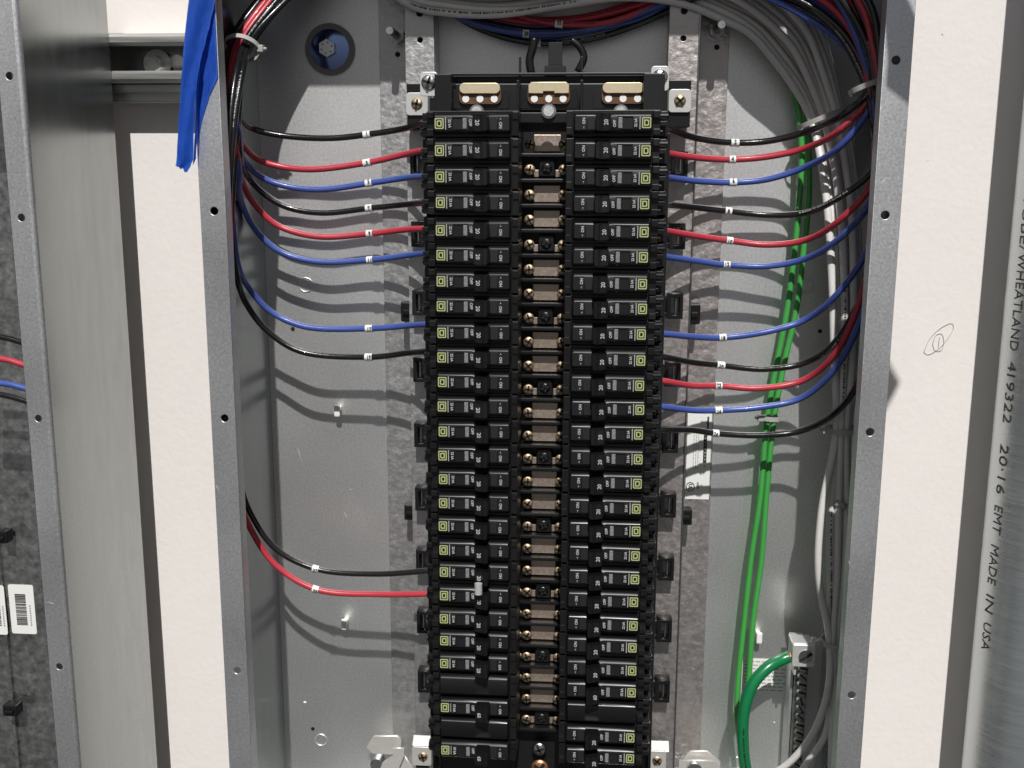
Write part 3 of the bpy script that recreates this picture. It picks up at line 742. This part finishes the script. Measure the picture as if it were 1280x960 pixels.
# extra wires filling the left bundle, which stay in the bundle and run down behind the flange
for k, (c_, dx, dy) in enumerate((('blue', -9, .010), ('black', -16, .006), ('black', 5, .012), ('black', 1, -.012), ('black', 8, -.009))):
    P = [at(x, y, Y+dy) for x, y, Y in ((520+dx*2, -190, .11), (430+dx*2, -95, .11), (352+dx*1.5, -8, .100), (308+dx*1.1, 48, .080), (294+dx, 92, .050), (287+dx*.7, 150, .036), (283+dx*.5, 230, .030), (280, 330, .024), (278, 430, .020))]
    wire(P, RW, WC[c_], ('spare blue wire at the outside of the left bundle, tucked behind the flange', 'spare black wire at the outside of the left bundle, tucked behind the flange', 'spare black wire at the back of the left bundle, ending behind the flange', 'spare black wire in front of the red ones at the upper left corner', 'spare black wire on the inner side of the upper left bundle')[k], 'left branch wires',
         at(286, 72, .05) if k == 0 else (at(290, 103, .045) if k == 1 else None), ('13', '15', '', '', '')[k])
# right column
RB = {
 0: [(837, 161, .060), (870, 172, .068), (919, 178, .078), (960, 176, .081), (1005, 166, .078), (1050, 145, .066), (1083, 118, .050)],
 1: [(836, 192, .060), (870, 196, .070), (915, 199, .078), (960, 196, .081), (1005, 186, .077), (1050, 163, .066), (1088, 122, .050)],
 2: [(836, 222, .060), (870, 227, .070), (917, 228, .078), (960, 224, .081), (1005, 210, .077), (1050, 183, .066), (1090, 130, .050)],
 3: [(838, 256, .060), (870, 259, .070), (910, 264, .078), (960, 269, .081), (1005, 266, .077), (1050, 247, .066), (1093, 208, .045)],
 4: [(834, 289, .060), (870, 294, .070), (911, 300, .078), (960, 305, .081), (1005, 300, .076), (1050, 276, .066), (1092, 228, .045)],
 5: [(832, 321, .060), (870, 327, .070), (908, 330, .078), (960, 333, .081), (1005, 325, .076), (1048, 298, .066), (1090, 250, .045)],
 8: [(829, 417, .060), (865, 421, .068), (904, 422, .076), (960, 415, .079), (1005, 400, .075), (1045, 370, .066), (1088, 305, .045)],
 9: [(828, 446, .060), (865, 452, .068), (900, 457, .076), (955, 461, .079), (1005, 453, .075), (1045, 427, .064), (1082, 355, .045)],
 10: [(827, 476, .060), (865, 481, .068), (898, 483, .076), (950, 486, .079), (1005, 475, .074), (1045, 440, .062), (1080, 362, .043)],
 11: [(825, 508, .060), (865, 512, .068), (899, 512, .076), (950, 510, .079), (1000, 497, .074), (1045, 462, .062), (1078, 395, .043)],
 12: [(824, 537, .060), (865, 538, .068), (895, 541, .076), (950, 544, .079), (1000, 538, .074), (1040, 518, .062), (1074, 478, .040)],
}
# where each wire goes above the right tie: through the arc over the middle, or straight up
ARC = {0: (0, .0), 2: (5, .006), 4: (9, -.004), 8: (-8, .006), 10: (13, .004), 12: (-3, .010)}
for row, head in RB.items():
    col, num = WR[row]
    kk = 1.74 if row < 6 else 1.3
    pk = .104 if row < 6 else .088
    head = [(x, y, lerp_tab(x, [(825, pk-.032), (868, pk-.010), (905, pk), (990, pk), (1012, .090), (1032, .073), (1052, .060), (1074, head[-1][2])])) for x, y, Y in head]
    low = head[-1]
    P = [at(head[0][0]-14, head[0][1]-1, .055)]+[at(*p) for p in head]
    if row > 2:
        P.append(at(1094, min(low[1]-45, 240), .040))
        if row >= 8: P.insert(-1, at(1091, low[1]-60, .041))
        P.append(at(1095, 150, .044))
    j = (row*7 % 5)-2
    if row in ARC:
        dx, dy = ARC[row]
        P += [at(1088+j, 108+j, .050+dy), at(1062+dx*.6, 52-dx, .060+dy), at(1022+dx, 14-dx*1.4, .068+dy), at(960+dx, -14-dx*1.2, .078+dy), at(880, -20-dx*.6, .110+dy), at(800, 14-dx, .127+dy*.5), at(725, 33-dx*.9, .131+dy*.5), at(655, 38-dx*1.1, .131+dy*.5), at(570, 12-dx, .128+dy*.5), at(500, -60, .095+dy)]
    else:
        P += [at(1090+j, 100, .045-j*.002), at(1083+j*4, 50, .048-j*.002), at(1062+j*6, 0, .055-j*.003), at(1030+j*8, -60, .065), at(1000, -160, .08)]
    k = head[2]
    wire(P, RW, WC[col], f'{col} wire tagged {num} running from the {ORD[row]} breaker row into the right bundle', 'right branch wires', at(k[0], k[1], k[2]), str(num))
# more hot wires that belong to the top and right bundles only
for k, (c_, P2, tp, tx) in enumerate((
    ('blue', [(480, -60, .118), (560, 14, .124), (610, 35, .126), (665, 43, .127), (730, 38, .127), (810, 12, .122), (900, -30, .095), (1010, -110, .08)], (658, 43), '28'),
    ('black', [(490, -50, .126), (570, 20, .130), (620, 45, .132), (672, 54, .132), (740, 48, .132), (815, 24, .128), (900, -20, .100), (1010, -100, .085)], (673, 54), '30'),
    ('red', [(500, -80, .120), (590, -5, .124), (650, 20, .124), (700, 31, .124), (760, 27, .124), (820, 5, .120), (910, -40, .100), (1020, -120, .085)], (697, 31), '32'),
    ('black', [(940, -120, .060), (1010, -50, .055), (1060, 10, .048), (1084, 60, .044), (1095, 110, .040), (1101, 160, .034), (1108, 240, .028)], None, None),
    ('red', [(960, -120, .050), (1030, -50, .047), (1078, 10, .042), (1093, 60, .040), (1099, 110, .037), (1103, 160, .032), (1110, 240, .026)], (1094, 154), '34'),
    ('blue', [(930, -130, .070), (1000, -60, .064), (1050, 5, .056), (1076, 60, .050), (1090, 110, .046), (1097, 160, .038), (1106, 240, .030)], None, None),
    ('black', [(980, -120, .045), (1050, -50, .042), (1090, 10, .038), (1099, 60, .036), (1103, 110, .033), (1106, 160, .030), (1112, 240, .024)], None, None),
    ('black', [(900, -60, .088), (960, -18, .080), (1015, 12, .070), (1052, 50, .062), (1075, 90, .055), (1086, 120, .050), (1094, 170, .042), (1104, 250, .030)], None, None))):
    lab = ('blue wire with a white marker crossing the dark top centre', 'black wire with a white marker, lowest of the wires crossing the top centre', 'dark red wire with a white marker crossing the top centre',
           'black wire entering the right bundle beside its red neighbour', 'red wire outermost in the right bundle, tagged beside the flange', 'blue wire entering the right bundle from above', 'black wire nearest the right flange at the top', 'black wire forming the outer curve of the top right bundle')[k]
    wire([at(*p) for p in P2], RW, WC[c_], lab, 'right branch wires', at(tp[0], tp[1], P2[3][2]) if tp else None, tx)
# grey-white neutral wires
LO = [(430, -60, .112), (512, 4, .114), (560, 15, .114), (625, 19, .116), (700, 10, .116), (780, -3, .118), (850, 2, .120), (905, 24, .121), (938, 44, .122), (966, 74, .123), (990, 106, .123), (1012, 144, .121), (1025, 200, .108), (1036, 270, .094), (1041, 360, .084), (1042, 450, .080), (1040, 537, .079), (1027, 640, .076), (1025, 720, .076), (1033, 800, .080)]
HI = [(430, -130, .100), (512, -62, .100), (560, -50, .102), (625, -44, .102), (700, -48, .104), (780, -55, .106), (850, -56, .108), (935, -38, .108), (985, -8, .108), (1020, 32, .110), (1038, 80, .110), (1052, 140, .108), (1063, 190, .098), (1071, 270, .088), (1074, 360, .082), (1073, 450, .080), (1066, 537, .080), (1060, 640, .084), (1058, 720, .084), (1053, 800, .086)]
NN = 11
ENDS = {0: [(1035, 858, .082), (1018, 915, .09), (990, 950, .10), (955, 975, .11)], 1: [(1038, 868, .086), (1030, 920, .092), (1008, 955, .10), (988, 985, .11)]}
for k in range(NN):
    f = k/(NN-1); dz = ((k*5) % 4-1.5)*.0035
    P = []
    for q, (a, b) in enumerate(zip(LO, HI)):
        j1 = math.sin(q*1.3+k*2.1)*2.2 if q not in (11, 16, 19) else 0
        sq = (.62 if q in (11, 16, 19) else 1)
        ff = .5+(f-.5)*sq if q not in (11,) else f
        if q in (17, 18): ff = f**.45 if k > 0 else 0
        P.append(at(a[0]*(1-ff)+b[0]*ff+j1*.5, a[1]*(1-ff)+b[1]*ff+j1, a[2]*(1-ff)+b[2]*ff+dz*(.7 if q in (11, 16, 19) else 1.3)))
    e = ENDS.get(k, [(1036+k*2.1, 880, .086), (1034+k*2.1, 1000, .084)])
    P += [at(x, y, Y+dz*.5) for x, y, Y in e]
    prt = {0: (P[1], .13), 2: (P[17], .16), 4: (P[14], .09), 1: (P[17], .10)}.get(k)
    wire(P, .0031, M['wwhite'], ('leftmost' if k == 0 else 'rightmost' if k == NN-1 else ORD[k])+' grey-white neutral wire of the right bundle'+(', bowing out below its tie' if k == 0 else ', counted from the left' if k < NN-1 else ', hugging the enclosure side'), 'grey neutral wires of the right bundle', prt=prt)
# green wires
g1 = [(905, -25, .094), (950, 30, .094), (975, 75, .095), (994, 120, .095), (1001, 180, .094), (1000, 250, .094), (993, 320, .093), (984, 390, .092), (972, 450, .091), (959, 525, .090), (950, 620, .090), (939, 700, .090), (929, 780, .090), (923, 850, .090), (921, 890, .090), (926, 940, .09), (930, 1000, .09)]
g2 = [(915, -25, .098), (962, 35, .098), (990, 80, .099), (1005, 125, .099), (1010, 180, .098), (1009, 250, .097), (1002, 320, .096), (993, 390, .095), (981, 450, .094), (966, 525, .092), (957, 620, .093), (950, 700, .094), (940, 780, .096), (934, 850, .098), (930, 890, .10), (932, 940, .10), (934, 1000, .10)]
wire([at(*p) for p in [(x, y, Y+.032) for x, y, Y in g1]], .0025, M['wgreen'], 'bright green ground wire, left one of the long pair', 'long green ground wires')
wire([at(*p) for p in [(x+1.5, y, Y+.032) for x, y, Y in g2]], .0025, M['wgreen'], 'bright green ground wire, right one of the long pair', 'long green ground wires')
g3 = [(986, 821, .096), (978, 824, .095), (960, 834, .089), (942, 855, .084), (931, 885, .082), (928, 920, .082), (932, 960, .083), (945, 1010, .085)]
t_, p_ = wire([at(*p) for p in g3], .0052, M['wdgreen'], 'thick dark green ground wire bending into the silver lug', prt=(at(929, 905, .082), .05, M['hole']))
bm = bmesh.new(); tube(bm, [at(984, 821, .096), at(995, 820, .098)], .0030, 10); obj('bare_copper', bm, M['copper'], t_)
# ---------------------------------------------------------------- cable ties
def cable_tie(pts_c, axis, rx, ry, lab, headside, hs=.0055, wd=.0038):
    """band round a bundle: centre, bundle direction, half widths across and in depth"""
    c = Vector(pts_c); ax = Vector(axis).normalized(); u = ax.cross(Vector((0, 1, 0))).normalized(); v = ax.cross(u).normalized()
    t = thing('cable_tie', lab, 'cable tie', c)
    bm = bmesh.new(); n = 36; R = []
    for k in range(n):
        a = 2*math.pi*k/n; d = u*math.cos(a)*rx+v*math.sin(a)*ry; o_ = (u*math.cos(a)/rx+v*math.sin(a)/ry).normalized()
        R.append([bm.verts.new(c+d+ax*(sx*wd/2)+o_*q) for sx, q in ((-1, 0), (1, 0), (1, .0011), (-1, .0011))])
    for k in range(n):
        A, B = R[k], R[(k+1) % n]
        for q in range(4): bm.faces.new((A[q], A[(q+1) % 4], B[(q+1) % 4], B[q]))
    obj('band', bm, M['tie'], t, smooth=True)
    hd_ = c+u*(headside[0]*rx)+v*(headside[1]*ry)
    o_ = (hd_-c).normalized()
    bm = bmesh.new(); vs_ = box(bm, -hs/2, hs/2, -hs*.42, hs*.42, -hs/2, hs/2, .0008)
    mt = Matrix.Translation(hd_+o_*hs*.3) @ o_.to_track_quat('Y', 'Z').to_matrix().to_4x4()
    bmesh.ops.transform(bm, matrix=mt, verts=list(bm.verts)); obj('tie_head', bm, M['tie'], t)
    bm = bmesh.new(); e = hd_+o_*hs*.5; tube(bm, [e, e+o_*.0035], .0012, 6); obj('tie_tail', bm, M['tie'], t)
def dirn(a, b, Ya, Yb): return at(*b, Yb)-at(*a, Ya)
cable_tie(at(303, 60, .064), dirn((308, 48), (294, 92), .072, .050), .0135, .0125, 'greyed nylon tie round the bundle in the upper left corner', (1, .1))
cable_tie(at(1031, 147, .114), dirn((1010, 105), (1044, 200), .117, .112), .0215, .0155, 'nylon tie gathering the grey wires at upper right', (-.3, -.9))
cable_tie(at(1053, 537, .083), dirn((1055, 480), (1050, 600), .085, .082), .0125, .014, 'nylon tie round the grey wires halfway down the right side', (.95, .25) if False else (-1, .1))
cable_tie(at(1043, 801, .083), dirn((1042, 760), (1044, 850), .083, .083), .0105, .0125, 'nylon tie round the grey wires near the ground lug', (-1, .1))
cable_tie(at(963, 523, .1165), dirn((968, 480), (958, 570), .117, .116), .0070, .0042, 'nylon tie joining the two long green wires', (-1, .2))
cable_tie(at(1088, 108, .047), dirn((1075, 80), (1096, 150), .050, .044), .0150, .014, 'dark shaded tie round the coloured wires by the right flange', (.6, .7), hs=.004)
# small white nylon stub caught in the bundle
c = at(1051, 631, .072); bm = bmesh.new(); tube(bm, [c+Vector((-.0045, 0, .002)), c, c+Vector((.004, -.001, -.002))], .0028, 8)
o = obj('nylon_stub', bm, M['tie'], loc=c); tag(o, 'bright nylon tie end sitting on the grey wires of the right bundle', 'tie end')
# white plastic pins on the back panel
for k, (px, py) in enumerate(((420, 514), (429, 782), (950, 799))):
    c = at(px, py, .132); t = thing('plastic_pin', ('white plastic pin on the back panel at left, upper one', 'white plastic pin on the back panel at left, below the red wire', 'white plastic pin on the back panel near the ground lug')[k], 'pin', (c.x, .146, c.z))
    bm = bmesh.new(); box(bm, c.x-.0021, c.x+.0021, .1375, .1458, c.z-.0021, c.z+.0021, .0008); obj('pin_body', bm, M['tag'], t)
    bm = bmesh.new(); box(bm, c.x-.0026, c.x+.0026, .1345, .1377, c.z-.0058, c.z+.0045, .0012); obj('pin_head', bm, M['tag'], t)
# black clips by the rails
for k, (px, py) in enumerate(((508, 390), (512, 641), (868, 393), (858, 647))):
    clip(px, py, .118, .010, .017 if k % 2 == 0 else .014, ('black clip on the left rail beside the eighth breaker row', 'black clip on the left rail two thirds of the way down', 'black clip on the right rail beside the eighth breaker row', 'black clip on the right rail just below the white label')[k], 'black clips on the rails')
# ---------------------------------------------------------------- labels
a, b = .1222, .1452; z1 = at(870, 515, .143).z; z0 = at(870, 624, .143).z
t = thing('rating_label', 'tall white printed label on the right mounting rail', 'label', (a, .143, z0))
obj('paper', plate([(a+.001, z0), (b-.001, z0), (b-.001, z1), (a+.001, z1)], [], .0004, .1430), M['label'], t)
bm = bmesh.new(); box(bm, a+.0155, a+.0185, .1427, .1429, z0+.034, z0+.060); box(bm, a+.0180, a+.0195, .1427, .1429, z1-.021, z1-.004)
obj('black_band', bm, M['ink'], t)
bm = bmesh.new()
for xx in (.0068, .0088, .0108):
    z = z0+.028
    while z < z0+.063:
        h = random.uniform(.001, .004); box(bm, a+xx, a+xx+.0006, .1427, .1429, z, z+h); z += h+.0009
z = z0+.03
while z < z0+.058:
    h = random.uniform(.0012, .003); box(bm, a+.0165, a+.0176, .1424, .1426, z, z+h*.5); z += h+.001
obj('small_print', bm, M['sticker'], t)
bm = bmesh.new(); cc = Vector((a+.0052, .1427, z0+.0115)); P = [cc+Vector((.0036*math.cos(k*math.pi/14), 0, .0040*math.sin(k*math.pi/14))) for k in range(29)]; tube(bm, P, .00035, 5, cap=False)
text_bm(bm, 'UL', .0045, cc.x, .1427, cc.z, -90, .02); text_bm(bm, 'LISTED', .0022, cc.x+.0065, .1427, cc.z+.001, -90, .02)
obj('round_mark', bm, M['ink'], t)
p0, p1 = at(926, 868, .1455), at(985, 825, .1455)
t = thing('instruction_label', 'pale printed instruction label on the back panel behind the green wires', 'label', (p0.x, .1455, p0.z))
obj('paper', plate([(p0.x, p0.z), (p1.x, p0.z), (p1.x, p1.z), (p0.x, p1.z)], [], .0004, .1454), M['label'], t)
bm = bmesh.new()
for k in range(9):
    x = p0.x+.002
    while x < p1.x-.004:
        h = random.uniform(.002, .006); box(bm, x, x+h, .1451, .1453, p1.z-.003-k*.0035, p1.z-.0021-k*.0035); x += h+.0014
obj('small_print', bm, M['sticker'], t)
# ---------------------------------------------------------------- ground bar and lug
gx = .2290
t = thing('ground_bar', 'vertical ground bar with a column of slotted screws at lower right', 'ground bar', (gx, .13, -.5))
bm = bmesh.new(); box(bm, gx-.0055, gx+.0060, .118, .134, -.56, -.343, .0008); obj('bar', bm, M['darkspangle'], t)
z = -.3475; k = 0
while z > -.50:
    bm = bmesh.new(); cyl(bm, Vector((gx+.0005, .1155, z)), (-.15, 1, .1), .0040, .0042, 14); s_ = obj('terminal_screw', bm, M['steel'], t, smooth=True)
    bm = bmesh.new(); v_ = box(bm, -.0038, .0038, -.0006, .0004, -.0006, .0006); bmesh.ops.transform(bm, matrix=Matrix.Translation((gx+.0008, .1132, z)) @ Matrix.Rotation(random.uniform(.2, 1.4), 4, 'Y'), verts=v_); obj('screw_slot', bm, M['hole'], t)
    z -= .0078; k += 1
bm = bmesh.new(); box(bm, gx-.0085, gx-.006, .122, .145, -.56, -.345, .0004); obj('standoff', bm, M['galv'], t)
c = at(1005, 817, .095)
t = thing('ground_lug', 'silver ground lug with a large slotted screw gripping the dark green wire', 'lug', (c.x, .12, c.z))
bm = plate(rrect(c.x-.010, c.x+.008, c.z-.0095, c.z+.0095, .001), [circ(c.x+.0005, c.z-.0005, .0064, 26)], .018, .090, .0008); obj('lug_body', bm, M['zinc_bright'], t)
bm = bmesh.new(); cyl(bm, Vector((c.x+.0005, .0945, c.z-.0005)), (0, 1, 0), .0061, .010, 26); obj('lug_screw', bm, M['steel'], t, smooth=True)
bm = bmesh.new(); v_ = box(bm, -.0060, .0060, -.001, .0006, -.0010, .0010); bmesh.ops.transform(bm, matrix=Matrix.Translation((c.x+.0005, .0892, c.z-.0005)) @ Matrix.Rotation(-.6, 4, 'Y'), verts=v_); obj('screw_slot', bm, M['hole'], t)
bm = bmesh.new(); box(bm, c.x-.0115, c.x+.0065, .092, .1085, c.z+.0098, c.z+.0115, .0004); box(bm, c.x+.006, c.x+.010, .095, .099, c.z+.010, c.z+.0145, .0005); obj('lug_tab', bm, M['zinc_bright'], t)
bm = bmesh.new(); box(bm, c.x-.008, c.x-.006, .0945, .12, c.z-.020, c.z-.0098, .0004); box(bm, c.x-.008, c.x+.004, .1085, .125, c.z-.014, c.z+.006, .0005); obj('lug_foot', bm, M['bracket'], t)
# ---------------------------------------------------------------- brackets at the bottom
def folded(pts, Y, th, m, parent, name):
    return obj(name, plate([(at(x, y, Y).x, at(x, y, Y).z) for x, y in pts][::-1], [], th, Y, .0005), m, parent)
c = at(490, 950, .11)
t = thing('lug_bracket', 'folded pale metal bracket at the foot of the left rail', 'bracket', (c.x, .14, c.z))
folded([(468, 921), (496, 921), (501, 925), (501, 935), (490, 943), (466, 942), (458, 934)], .125, .003, M['bracket'], t, 'upper_fold')
folded([(490, 936), (504, 936), (505, 944), (492, 975), (470, 980), (478, 955), (492, 945)], .115, .003, M['bracket'], t, 'lower_fold')
folded([(504, 944), (518, 965), (520, 990), (494, 990), (493, 975)], .119, .003, M['bracket'], t, 'side_fold')
bm = bmesh.new(); q = at(472, 952, .128); cyl(bm, q, (0, 1, 0), .006, .012, 14); obj('bolt', bm, M['steel'], t, smooth=True)
for s, (px, py, qx, qy) in enumerate(((527, 945, 527, 926), (820, 950, 825, 933))):
    c = at(px, py, .085)
    t = thing('corner_bracket', ('pale corner bracket with a brass screw at the foot of the left breaker column', 'pale corner bracket with a brass screw at the foot of the right breaker column')[s], 'bracket', (c.x, .1, c.z))
    obj('plate', plate(rrect(c.x-.0085, c.x+.0085, c.z-.0095, c.z+.0080, .002), [], .002, .0855, .0004), M['bracket'], t)
    screw_at((c.x+.001, .0855, c.z-.001), .0045, M['brass'], t)
    c2 = at(qx, qy, .095); bm = bmesh.new(); v_ = box(bm, -.008, .008, -.0010, .0010, -.005, .005, .0006); bmesh.ops.transform(bm, matrix=Matrix.Translation(c2) @ Matrix.Rotation(-.9, 4, 'X'), verts=list(bm.verts)); obj('top_fold', bm, M['bracket'], t)
    bm = bmesh.new(); box(bm, c.x-.006, c.x+.006, .088, .108, c.z-.014, c.z+.006, .0006); obj('foot', bm, M['chassis'], t)
c = at(880, 955, .11)
t = thing('lug_bracket', 'folded pale metal bracket at the foot of the right rail', 'bracket', (c.x, .14, c.z))
folded([(864, 940), (884, 940), (900, 953), (900, 985), (850, 985), (851, 952)], .115, .003, M['bracket'], t, 'upper_fold')
folded([(850, 951), (898, 952), (898, 990), (848, 990)], .109, .003, M['bracket'], t, 'lower_fold')
bm = bmesh.new(); q = at(868, 962, .105); cyl(bm, q, (0, 1, 0), .007, .004, 14); obj('bolt', bm, M['steel'], t, smooth=True)
# rail behind top centre: bracket with a hook and a plastic wire saddle
c = at(690, 75, .125)
t = thing('wire_saddle', 'dark plastic wire saddle standing on the chassis at top centre', 'wire saddle', (c.x, .1, c.z))
bm = bmesh.new(); P = [at(x, y, .105) for x, y in ((664, 92), (662, 75), (666, 60), (668, 48))]; tube(bm, spline(P, 5), .0034, 10); obj('arm', bm, M['chassis'], t)
bm = bmesh.new(); P = [at(x, y, .105) for x, y in ((722, 90), (730, 72), (724, 58), (714, 50))]; tube(bm, spline(P, 5), .0030, 10); obj('arm', bm, M['chassis'], t)
q = at(694, 92, .10); bm = bmesh.new(); box(bm, q.x-.0085, q.x+.0085, .098, .103, q.z-.002, q.z+.006, .0006); box(bm, q.x-.0055, q.x+.0055, .099, .102, q.z+.006, q.z+.024, .0006); obj('strap', bm, M['hole'], t)
for px in (650, 727):
    q = at(px, 92, .095); bm = bmesh.new(); box(bm, q.x-.0009, q.x+.0009, .094, .097, q.z-.002, q.z+.013, .0003); obj('fin', bm, M['blackface'], t)
# ---------------------------------------------------------------- blue masking tape
def ribbon(name, L, R, ys, lab, th=.0003, wav=.0012):
    """a hanging strip: left and right borders (world x,z), depth per row"""
    rt = random.Random(len(L)*7+int(abs(L[0][0])*1e4))
    L2, R2, Y2 = [], [], []
    for i in range(len(L)-1):
        for q in range(4):
            f = q/4
            L2.append((L[i][0]*(1-f)+L[i+1][0]*f+rt.uniform(-1, 1)*wav*.25, L[i][1]*(1-f)+L[i+1][1]*f)); R2.append((R[i][0]*(1-f)+R[i+1][0]*f+rt.uniform(-1, 1)*wav*.25, R[i][1]*(1-f)+R[i+1][1]*f))
            Y2.append((ys[i][0]*(1-f)+ys[i+1][0]*f, ys[i][1]*(1-f)+ys[i+1][1]*f))
    L2.append(L[-1]); R2.append(R[-1]); Y2.append(ys[-1]); L, R, ys = L2, R2, Y2
    n = len(L); m_ = 13; bm = bmesh.new(); G = []
    for i in range(n):
        row = []
        for k in range(m_):
            f = k/(m_-1); x = L[i][0]*(1-f)+R[i][0]*f; z = L[i][1]*(1-f)+R[i][1]*f
            y = ys[i][0]*(1-f)+ys[i][1]*f+wav*(math.sin(i*.43+k*.55)*.8+rt.uniform(-.22, .22))
            if i == n-1 and wav > .001: z += rt.uniform(-.0016, .0012)
            row.append(bm.verts.new((x, y, z)))
        G.append(row)
    for i in range(n-1):
        for k in range(m_-1): bm.faces.new((G[i][k], G[i][k+1], G[i+1][k+1], G[i+1][k])).smooth = True
    bmesh.ops.solidify(bm, geom=list(bm.faces), thickness=th)
    return obj(name, bm, M['tape'], loc=(L[0][0], ys[0][0], L[0][1]))
def PX(l, Y):
    o = []
    for x, y in l: p = at(x, y, Y); o.append((p.x, p.z))
    return o
tp = thing('masking_tape', 'blue masking tape strip hanging over the left flange of the enclosure', 'masking tape', (-.25, 0, .2))
zt1 = .3255
# flat piece stuck on the flange
Lf = [(-.2545, .3440)]+PX([(238, 0), (243, 60), (245, 120), (245, 160), (246, 178)], -.001)
Rf = [(-.2352, .3440), (-.2352, .2026), (-.2355, .150)]+PX([(262, 118), (252, 150), (247, 178)], -.001)
o = ribbon('stuck_piece', Lf, Rf, [(-.0012, -.0012)]*6, '', wav=.0001)
o.parent = tp; o.location = Vector(o.location)-Vector(tp.location)
Lh = [(-.262, .3440)]+PX([(235, 0), (231, 60), (228, 110), (224, 165), (221, 205), (221, 207)], -.010)
Rh = [(-.236, .3440)]+PX([(266, 0), (258, 45), (248, 90), (243, 140), (242, 200), (235, 216)], -.008)
o = ribbon('loose_end', Lh, Rh, [(-.004, -.003), (-.010, -.004), (-.012, -.006), (-.012, -.008), (-.013, -.009), (-.012, -.009), (-.012, -.009)], '', wav=.0012)
o.parent = tp; o.location = Vector(o.location)-Vector(tp.location)
Lk = PX([(249, 85), (244, 120), (243, 160), (241, 195), (240, 207)], -.011)
Rk = PX([(250, 88), (247, 125), (247, 165), (245, 198), (243, 203)], -.002)
o = ribbon('fold', Lk, Rk, [(-.0095, -.002)]*5, '', wav=.0004)
o.parent = tp; o.location = Vector(o.location)-Vector(tp.location)
# second strip, hanging forward from the enclosure top beyond the upper frame edge; its torn point shades the right flange and the wall
def sh(x, z): return (x+.0160, z+.1725)
tp2 = thing('masking_tape', 'torn blue masking tape point and added blue bounce sheet, off the enclosure top, above the photo', 'masking tape', (.25, -.05, .33))
Lp = [(.20, .40), (.23, .38)]+[sh(.2356, .160), sh(.2356, .142), sh(.276, .112), sh(.3185, .086)]
Rp = [(.21, .43), (.245, .41)]+[sh(.242, .208), sh(.254, .185), sh(.3130, .141), sh(.3300, .113)]
o = ribbon('tape_point', Lp, Rp, [(-.03, -.04), (-.10, -.10)]+[(-.15, -.15)]*4, '', wav=.0003)
o.parent = tp2; o.location = Vector(o.location)-Vector(tp2.location)
bm = bmesh.new()  # added unseen sheet above the box, bounces blue onto the upper metal
G = [[bm.verts.new((x, y, z+.002*math.sin(x*40))) for x in [-.265+.053*k for k in range(11)]] for y, z in ((.05, .3465), (-.004, .347), (-.03, .40), (-.16, .62))]
for i in range(3):
    for k in range(10): bm.faces.new((G[i][k], G[i][k+1], G[i+1][k+1], G[i+1][k])).smooth = True
bmesh.ops.solidify(bm, geom=list(bm.faces), thickness=.0004)
obj('blue_bounce_sheet', bm, M['tape'], tp2)
for o in bpy.data.objects:
    if 'local' in o: del o['local']

# ---------------------------------------------------------------- small wear and debris
bm = bmesh.new()
for px, py, r in ((381, 878, .0012), (1178, 43, .0006), (1175, 41, .0004), (357, 702, .0007), (968, 903, .0006), (430, 610, .0004), (940, 640, .0004)):
    pass
def speck(px, py, Y, r, m, par):
    c = at(px, py, Y); bm = bmesh.new(); g = bmesh.ops.create_icosphere(bm, subdivisions=1, radius=r)
    bmesh.ops.transform(bm, matrix=Matrix.Translation(c) @ Matrix.Diagonal((1.3, .4, .8, 1)), verts=g['verts']); return obj('speck', bm, m, par)
speck(381, 878, .1458, .0014, M['tag'], enc); speck(968, 903, .1458, .0007, M['tag'], enc); speck(438, 612, .1458, .0005, M['tag'], enc)
speck(1178, 43, .1868, .0007, M['sticker'], wall); speck(1215, 620, .1868, .0005, M['sticker'], wall); speck(1160, 200, .1868, .0004, M['sticker'], wall)
# light scratches on the flanges
def scratch(a, b, Y, par, w_=.00012):
    p, q = at(*a, Y), at(*b, Y); bm = bmesh.new(); m_ = (p+q)/2+Vector((.0004, 0, .0003)); tube(bm, [p, m_, q], [w_*.3, w_, w_*.3], 4); return obj('scratch', bm, M['zinc_bright'], par)
for a, b in (((1092, 236), (1110, 222)), ((1096, 292), (1108, 283)), ((252, 155), (268, 151)), ((250, 170), (272, 170)), ((270, 606), (276, 622)), ((1060, 700), (1066, 716)), ((56, 752), (70, 756))):
    scratch(a, b, -.0001, nb if a[0] < 100 else enc)
for a, b in (((372, 560), (380, 590)), ((430, 640), (436, 655)), ((930, 560), (938, 590)), ((357, 140), (358, 165)), ((60, 242), (60, 262)),):
    scratch(a, b, .1458, enc, .0001)
